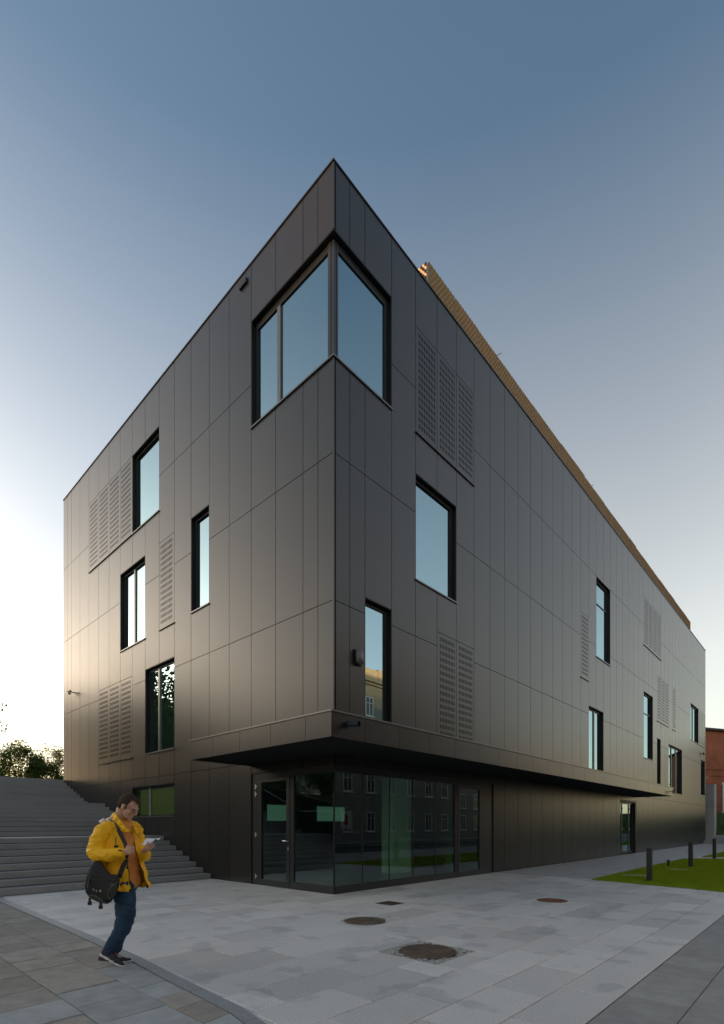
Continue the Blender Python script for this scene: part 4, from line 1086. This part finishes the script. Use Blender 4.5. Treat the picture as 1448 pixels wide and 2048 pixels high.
# jacket body: open shell lofted round the chest
lev = [ # zoom X,Y of centre, half width (right-left), half depth, opening near side (deg), opening far side (deg), far flare
 (478,455,.085,.075, 18, 26, 0), (490,480,.150,.105, 15, 24, 0), (500,540,.205,.130, 13, 24, .0), (512,640,.218,.146, 10, 21,.01), (522,760,.220,.158, 8, 19,.02),
 (532,880,.225,.165, 7, 20,.04), (542,980,.230,.172, 6, 23,.06), (550,1060,.232,.176, 5, 26,.08), (555,1108,.234,.178, 5, 28,.09)]
def lerp_lev(t):
    x = t*(len(lev)-1); i = min(int(x), len(lev)-2); q = x-i
    return [lev[i][j]*(1-q)+lev[i+1][j]*q for j in range(7)]
jk = MB(); nz, na = 60, 90
for iz in range(nz+1):
    t = iz/nz; X, Y, a, d, on, of, fl = lerp_lev(t)
    for ia in range(na+1):
        s_ = ia/na; th = R(on) + s_*(2*math.pi-R(on)-R(of))       # near edge -> round the back -> far edge
        c = Z(X, Y, -.01)
        p = c + hd*(d*math.cos(th)) + rt*(a*math.sin(th))
        outw = (hd*math.cos(th)/d + rt*math.sin(th)/a).normalized()
        nv = Vector((math.cos(th)*3.0, math.sin(th)*3.0, t*3.2))
        f = noise.noise(nv+Vector((3,0,0)))*.030*t**.4 + (1-2*abs(noise.noise(nv*2.1+Vector((9,2,1)))))*.016
        f += .010*math.sin(t*26+3*math.cos(th))*math.exp(-((t-.85)/.2)**2)
        if s_ > .86: f += fl*((s_-.86)/.14)**1.2
        p = p + outw*f + Vector((0,0,-.018*math.sin(th*3+1)*t))
        jk.v.append(tuple(p))
for iz in range(nz):
    for ia in range(na):
        n0 = iz*(na+1)+ia; jk.f.append((n0, n0+na+1, n0+na+2, n0+1))
jb = jk.obj('jacket', yel, man, smooth=True, fix=True); m_ = jb.modifiers.new('t', 'SOLIDIFY'); m_.thickness = .007; m_.offset = 0
# shoulders and sleeves
def b_sl(bm):
    chain(bm, [(Z(470,500,-.02), .075), (Z(400,505,-.10), .088), (Z(335,545,-.155), .094), (Z(292,650,-.185), .094), (Z(268,735,-.215), .085), (Z(300,775,-.24), .078), (Z(400,770,-.29), .070), (Z(480,752,-.315), .056), (Z(530,744,-.325), .046)])
def b_sf(bm):
    chain(bm, [(Z(540,480,.02), .06), (Z(635,500,.10), .078), (Z(675,560,.13), .082), (Z(705,680,.10), .078), (Z(728,765,.04), .072), (Z(768,775,-.03), .058), (Z(770,750,-.10), .050), (Z(762,735,-.13), .040)])
organic('sleeve', b_sl, .008, 4, yel, man, fold=.016, fscale=7, fdir=(1,1,1.7), seed=1)
organic('sleeve', b_sf, .008, 4, yel, man, fold=.013, fscale=8, fdir=(1,1,1.7), seed=4)
# stand-up collar opened to both sides
def collar(pts_in, pts_out, name='collar'):
    k = MB(); n = len(pts_in)
    for i in range(n-1):
        a, b_, c, d = pts_in[i], pts_in[i+1], pts_out[i+1], pts_out[i]
        m1, m2 = a.lerp(d,.5), b_.lerp(c,.5)
        bul = Vector((0,-.008,0)); m1 = m1+bul; m2 = m2+bul
        k.face([a, b_, m2, m1]); k.face([m1, m2, c, d])
    o = k.obj(name, yel, man, smooth=True); m_ = o.modifiers.new('t', 'SOLIDIFY'); m_.thickness = .008; return o
collar([Z(400,400,.07), Z(440,350,.0), Z(470,330,-.06), Z(510,400,-.12), Z(548,450,-.14), Z(590,505,-.17), Z(620,522,-.18)],
       [Z(385,430,.09), Z(400,430,.0), Z(430,440,-.10), Z(455,480,-.16), Z(480,512,-.185), Z(560,528,-.20), Z(615,535,-.195)])
collar([Z(470,345,.08), Z(560,400,.10), Z(612,425,.06), Z(640,470,.0), Z(660,520,-.04), Z(680,560,-.06)],
       [Z(480,370,.12), Z(600,400,.14), Z(680,430,.12), Z(735,480,.07), Z(752,500,.03), Z(742,545,.0)])
k = MB(); k.v = []; hood = [Z(300,435,-.06), Z(350,405,-.03), Z(420,372,.0), Z(445,362,.04)]; hood2 = [Z(330,445,-.10), Z(380,425,-.10), Z(430,405,-.08), Z(450,400,-.05)]
for i in range(3): k.face([hood[i], hood[i+1], hood2[i+1], hood2[i]])
o = k.obj('hood_lining', mat('pale_lining', (.75,.58,.50), .8), man, smooth=True); m_ = o.modifiers.new('t','SOLIDIFY'); m_.thickness = .02
# zip edges, toggles and cuff strap
def edge_pt(t, far):
    X, Y, a, d, on, of, fl = lerp_lev(t); th = R(on) if not far else 2*math.pi-R(of)
    c = Z(X, Y, -.01); p = c+hd*(d*math.cos(th))+rt*(a*math.sin(th)); outw = (hd*math.cos(th)/d+rt*math.sin(th)/a).normalized()
    nv = Vector((math.cos(th)*3.0, math.sin(th)*3.0, t*3.2))
    f = noise.noise(nv+Vector((3,0,0)))*.030*t**.4 + (1-2*abs(noise.noise(nv*2.1+Vector((9,2,1)))))*.016 + .010*math.sin(t*26+3*math.cos(th))*math.exp(-((t-.85)/.2)**2)
    if far: f += fl
    return p+outw*(f+.003)+Vector((0,0,-.018*math.sin(th*3+1)*t))
for far in (False, True):
    k = MB(); k.tube([edge_pt(t, far) for t in np.linspace(.1,1,40)], .0042, 6); k.obj('zip', blk, man)
    for t in (.35,.62,.97): p = edge_pt(t, far); k = MB(); k.box(p.x-.012, p.x+.003, p.y-.012, p.y-.004, p.z-.014, p.z+.014); k.obj('toggle', blk, man)
for (X, Y, v_, w_, h_) in ((515,720,-.375,.016,.006),(462,682,-.255,.010,.012),(484,680,-.255,.010,.012),(735,510,.02,.006,.010)):
    p = Z(X, Y, v_); k = MB(); k.box(p.x-w_, p.x+w_, p.y-.006, p.y+.006, p.z-h_, p.z+h_); k.obj('toggle', blk, man)
k = MB(); k.tube([Z(470,592,-.235), Z(468,640,-.25), Z(472,690,-.26)], .004, 5); k.obj('drawcord', blk, man)
# trousers
def b_tr(bm):
    prim_ell(bm, Z(548,1065,0), (.125,.165,.11), Matrix.Rotation(ch_a,4,'Z'))
    chain(bm, [(Z(540,1090,-.085), .112), (Z(568,1240,-.10), .102), (Z(588,1370,-.105), .082), (Z(550,1500,-.11), .078), (Z(480,1620,-.11), .072), (Z(418,1725,-.11), .068)])
    chain(bm, [(Z(575,1090,.075), .108), (Z(560,1240,.085), .098), (Z(550,1400,.085), .078), (Z(520,1530,.08), .070), (Z(490,1640,.075), .066), (Z(470,1715,.07), .062)])
organic('trousers', b_tr, .009, 4, jean, man, fold=.015, fscale=11, fdir=(1,1,1.7), seed=8)
# shoes: sole and upper, near foot lifted at the heel
sole = mat('white_sole', (.62,.60,.62), .5); upper = mk_slab('grey_mesh_upper', (.045,.045,.055), (.03,.03,.036), (.07,.065,.08), 0)
def shoe(heel, toe, v_, rollup=0):
    d = (toe-heel); L_ = d.length; dx = d.normalized(); up = Vector((0,-1,0)).cross(dx); up = -up if up.z < 0 else up
    side = Vector((0,1,0))
    mt = Matrix(((dx.x, side.x, up.x, heel.x),(dx.y, side.y, up.y, heel.y),(dx.z, side.z, up.z, heel.z),(0,0,0,1)))
    def w(x, y, z): return mt @ Vector((x*L_, y, z))
    def bs(bm):
        rot = mt.to_3x3().to_4x4()
        for x, hw, z, r_ in ((.10,.032,.018,.02),(.3,.031,.016,.02),(.55,.038,.014,.018),(.8,.042,.014,.016),(.93,.03,.018,.013)):
            prim_ell(bm, w(x,0,z), (L_*.17, hw+.004, r_), rot)
    def bu(bm):
        rot = mt.to_3x3().to_4x4()
        for x, hw, z, r_ in ((.12,.030,.055,.05),(.28,.032,.068,.052),(.5,.035,.048,.042),(.72,.038,.036,.032),(.88,.032,.030,.024)):
            prim_ell(bm, w(x,0,z), (L_*.16, hw, r_), rot)
    s_ = thing_shoe = organic('shoe', bu, .006, 3, upper, man)
    o = organic('sole', bs, .005, 2, sole, s_)
    k = MB(); k.tube([w(.0,-.02,.06), w(-.005,0,.075), w(.0,.02,.06)], .009, 6); k.obj('heel_tab', mat('red_tab', (.55,.10,.10), .5), s_, smooth=True)
shoe(Z(312,1800,-.11), Z(535,1918,-.15), 0)
shoe(Z(305,1888,.09), Z(622,1868,.02), 0)
k = MB(); k.tube([Z(455,1735,.06), Z(450,1790,.06)], .046, 12); k.obj('sock', mat('red_sock', (.45,.09,.08), .8), man, smooth=True)
# paper in the far hand
paper = thing('paper_sheet', 'folded white paper sheet held in the man\'s far hand', 'paper', man.location, man.rotation_euler[2])
k = MB(); q = [Z(735,665,-.24), Z(782,594,-.18), Z(852,600,-.19), Z(880,602,-.19), Z(805,660,-.245)]
k.face([q[0], q[1], q[2], q[4]]); k.face([q[4], q[2], q[3]]); k.face([q[2], Z(932,592,-.20), Z(905,616,-.215), q[3]])
o = k.obj('sheet', mat('white_paper', (.78,.74,.80), .7), paper); m_ = o.modifiers.new('t','SOLIDIFY'); m_.thickness = .0015
# ---- shoulder bag
bag = thing('shoulder_bag', 'black messenger bag with olive side pockets hanging at the man\'s hip', 'bag', man.location, man.rotation_euler[2])
BV = -.30
out = [(262,822),(300,826),(335,862),(372,912),(412,962),(462,968),(505,975),(512,1040),(500,1100),(478,1160),(448,1212),(418,1250),(385,1268),(340,1264),(290,1250),(235,1228),(190,1195),(160,1150),(150,1095),(158,1030),(178,950),(208,880),(235,840)]
cx_, cy_ = 335, 1060
k = MB(); lay = [(-.085,.80),(-.075,.92),(-.05,.985),(0,1.0),(.05,.985),(.08,.9)]; n = len(out)
for dv, sc in lay:
    for (x, y) in out:
        zz = max(0, (y-830)/440)
        k.v.append(tuple(Z(cx_+(x-cx_)*sc, cy_+(y-cy_)*sc, BV+dv*(.35+.65*min(1, zz*1.6)))))
for i in range(len(lay)-1):
    for j in range(n): k.f.append((i*n+j, i*n+(j+1)%n, (i+1)*n+(j+1)%n, (i+1)*n+j))
k.f.append(tuple(range(n))); k.f.append(tuple(reversed(range((len(lay)-1)*n, len(lay)*n))))
bmm = k.mesh('bag_body', blk, True)
bb = link('bag_body', bmm, bag); m_ = bb.modifiers.new('b', 'BEVEL'); m_.width = .006; m_.segments = 2
def bagface(pts, name, mt, dv=-.090, th=.006):
    k = MB(); k.face([Z(x, y, BV+dv) for x, y in pts]); o = k.obj(name, mt, bag, fix=False); s_ = o.modifiers.new('t','SOLIDIFY'); s_.thickness = th; s_.offset = 0; return o
bagface([(472,1045),(440,1068),(400,1118),(386,1158),(388,1192),(408,1222),(440,1204),(462,1160),(478,1110),(482,1060)], 'side_pocket', olive, -.080)
bagface([(190,1190),(215,1180),(250,1184),(300,1212),(345,1250),(330,1256),(280,1240),(225,1215)], 'bottom_pocket', olive, -.082)
bagface([(192,960),(178,1010),(165,1070),(160,1120),(172,1150),(190,1080),(200,1010)], 'side_pocket', olive, -.075)
for pts in ([(492,1040),(470,1060),(430,1085),(400,1120),(387,1160),(390,1195),(412,1225)], [(188,1186),(215,1178),(250,1183),(300,1210),(345,1248),(365,1258)], [(205,965),(196,1010),(186,1060),(180,1100)]):
    k = MB(); k.tube([Z(x, y, BV-.088) for x, y in pts], .0022, 5); k.obj('piping', pipe, bag)
bagface([(170,1000),(240,1012),(330,1022),(440,1018),(490,1010),(490,1014),(440,1024),(330,1029),(240,1019),(170,1006)], 'flap_edge', mat('black_edge', (.022,.022,.024), .5), -.085, .004)
wm = mat('print_grey', (.42,.38,.38), .6)
for pts in ([(232,1112),(250,1116),(248,1122),(243,1122),(240,1136),(235,1134),(238,1121),(232,1119)], [(264,1126),(280,1126),(279,1130),(270,1131),(270,1138),(279,1141),(278,1145),(264,1142)], [(300,1128),(318,1124),(319,1138),(312,1150),(303,1144)]):
    bagface(pts, 'printed_mark', wm, -.0905, .002)
bagface([(424,1066),(434,1065),(436,1074),(427,1076)], 'badge', wm, -.088, .004)
for x, y in ((205,1205),(318,1245)):
    k = MB(); p, q = Z(x, y, BV-.07), Z(x-2, y+52, BV-.07); k.box(q.x-.012, q.x+.012, BV-.075, BV-.068, q.z, p.z); k.box(q.x-.017, q.x+.017, BV-.082, BV-.062, q.z-.022, q.z+.012); k.obj('buckle_strap', blk, bag)
# strap ribbon: over the shoulder, through the near hand, down to the bag
def ribbon(pts, wds, name, mt, parent, th=.004):
    k = MB(); P_ = [Vector(p) for p in pts]
    for i in range(len(P_)):
        d = (P_[min(i+1,len(P_)-1)]-P_[max(i-1,0)]).normalized(); s_ = d.cross(Vector((0,-1,0))).normalized()*wds[i]/2
        k.v += [tuple(P_[i]-s_), tuple(P_[i]+s_)]
    for i in range(len(P_)-1): k.f.append((2*i, 2*i+1, 2*i+3, 2*i+2))
    o = k.obj(name, mt, parent, fix=False); m_ = o.modifiers.new('t','SOLIDIFY'); m_.thickness = th; return o
ribbon([Z(345,410,.02), Z(400,402,-.06), Z(440,418,-.13), Z(462,445,-.165), Z(490,500,-.19), Z(520,560,-.205), Z(560,640,-.24), Z(590,700,-.335), Z(592,745,-.345), Z(575,800,-.30)], [.012,.012,.012,.014,.038,.042,.038,.032,.03,.03], 'strap', blk, bag)
ribbon([Z(582,815,-.295), Z(545,880,-.29), Z(520,940,-.29), Z(500,1000,-.29)], [.040,.050,.050,.046], 'strap_pad', blk, bag, .008)
ribbon([Z(268,835,-.29), Z(262,800,-.24), Z(290,700,-.05), Z(320,560,.06), Z(345,430,.06)], [.04,.04,.035,.03,.02], 'strap', blk, bag)
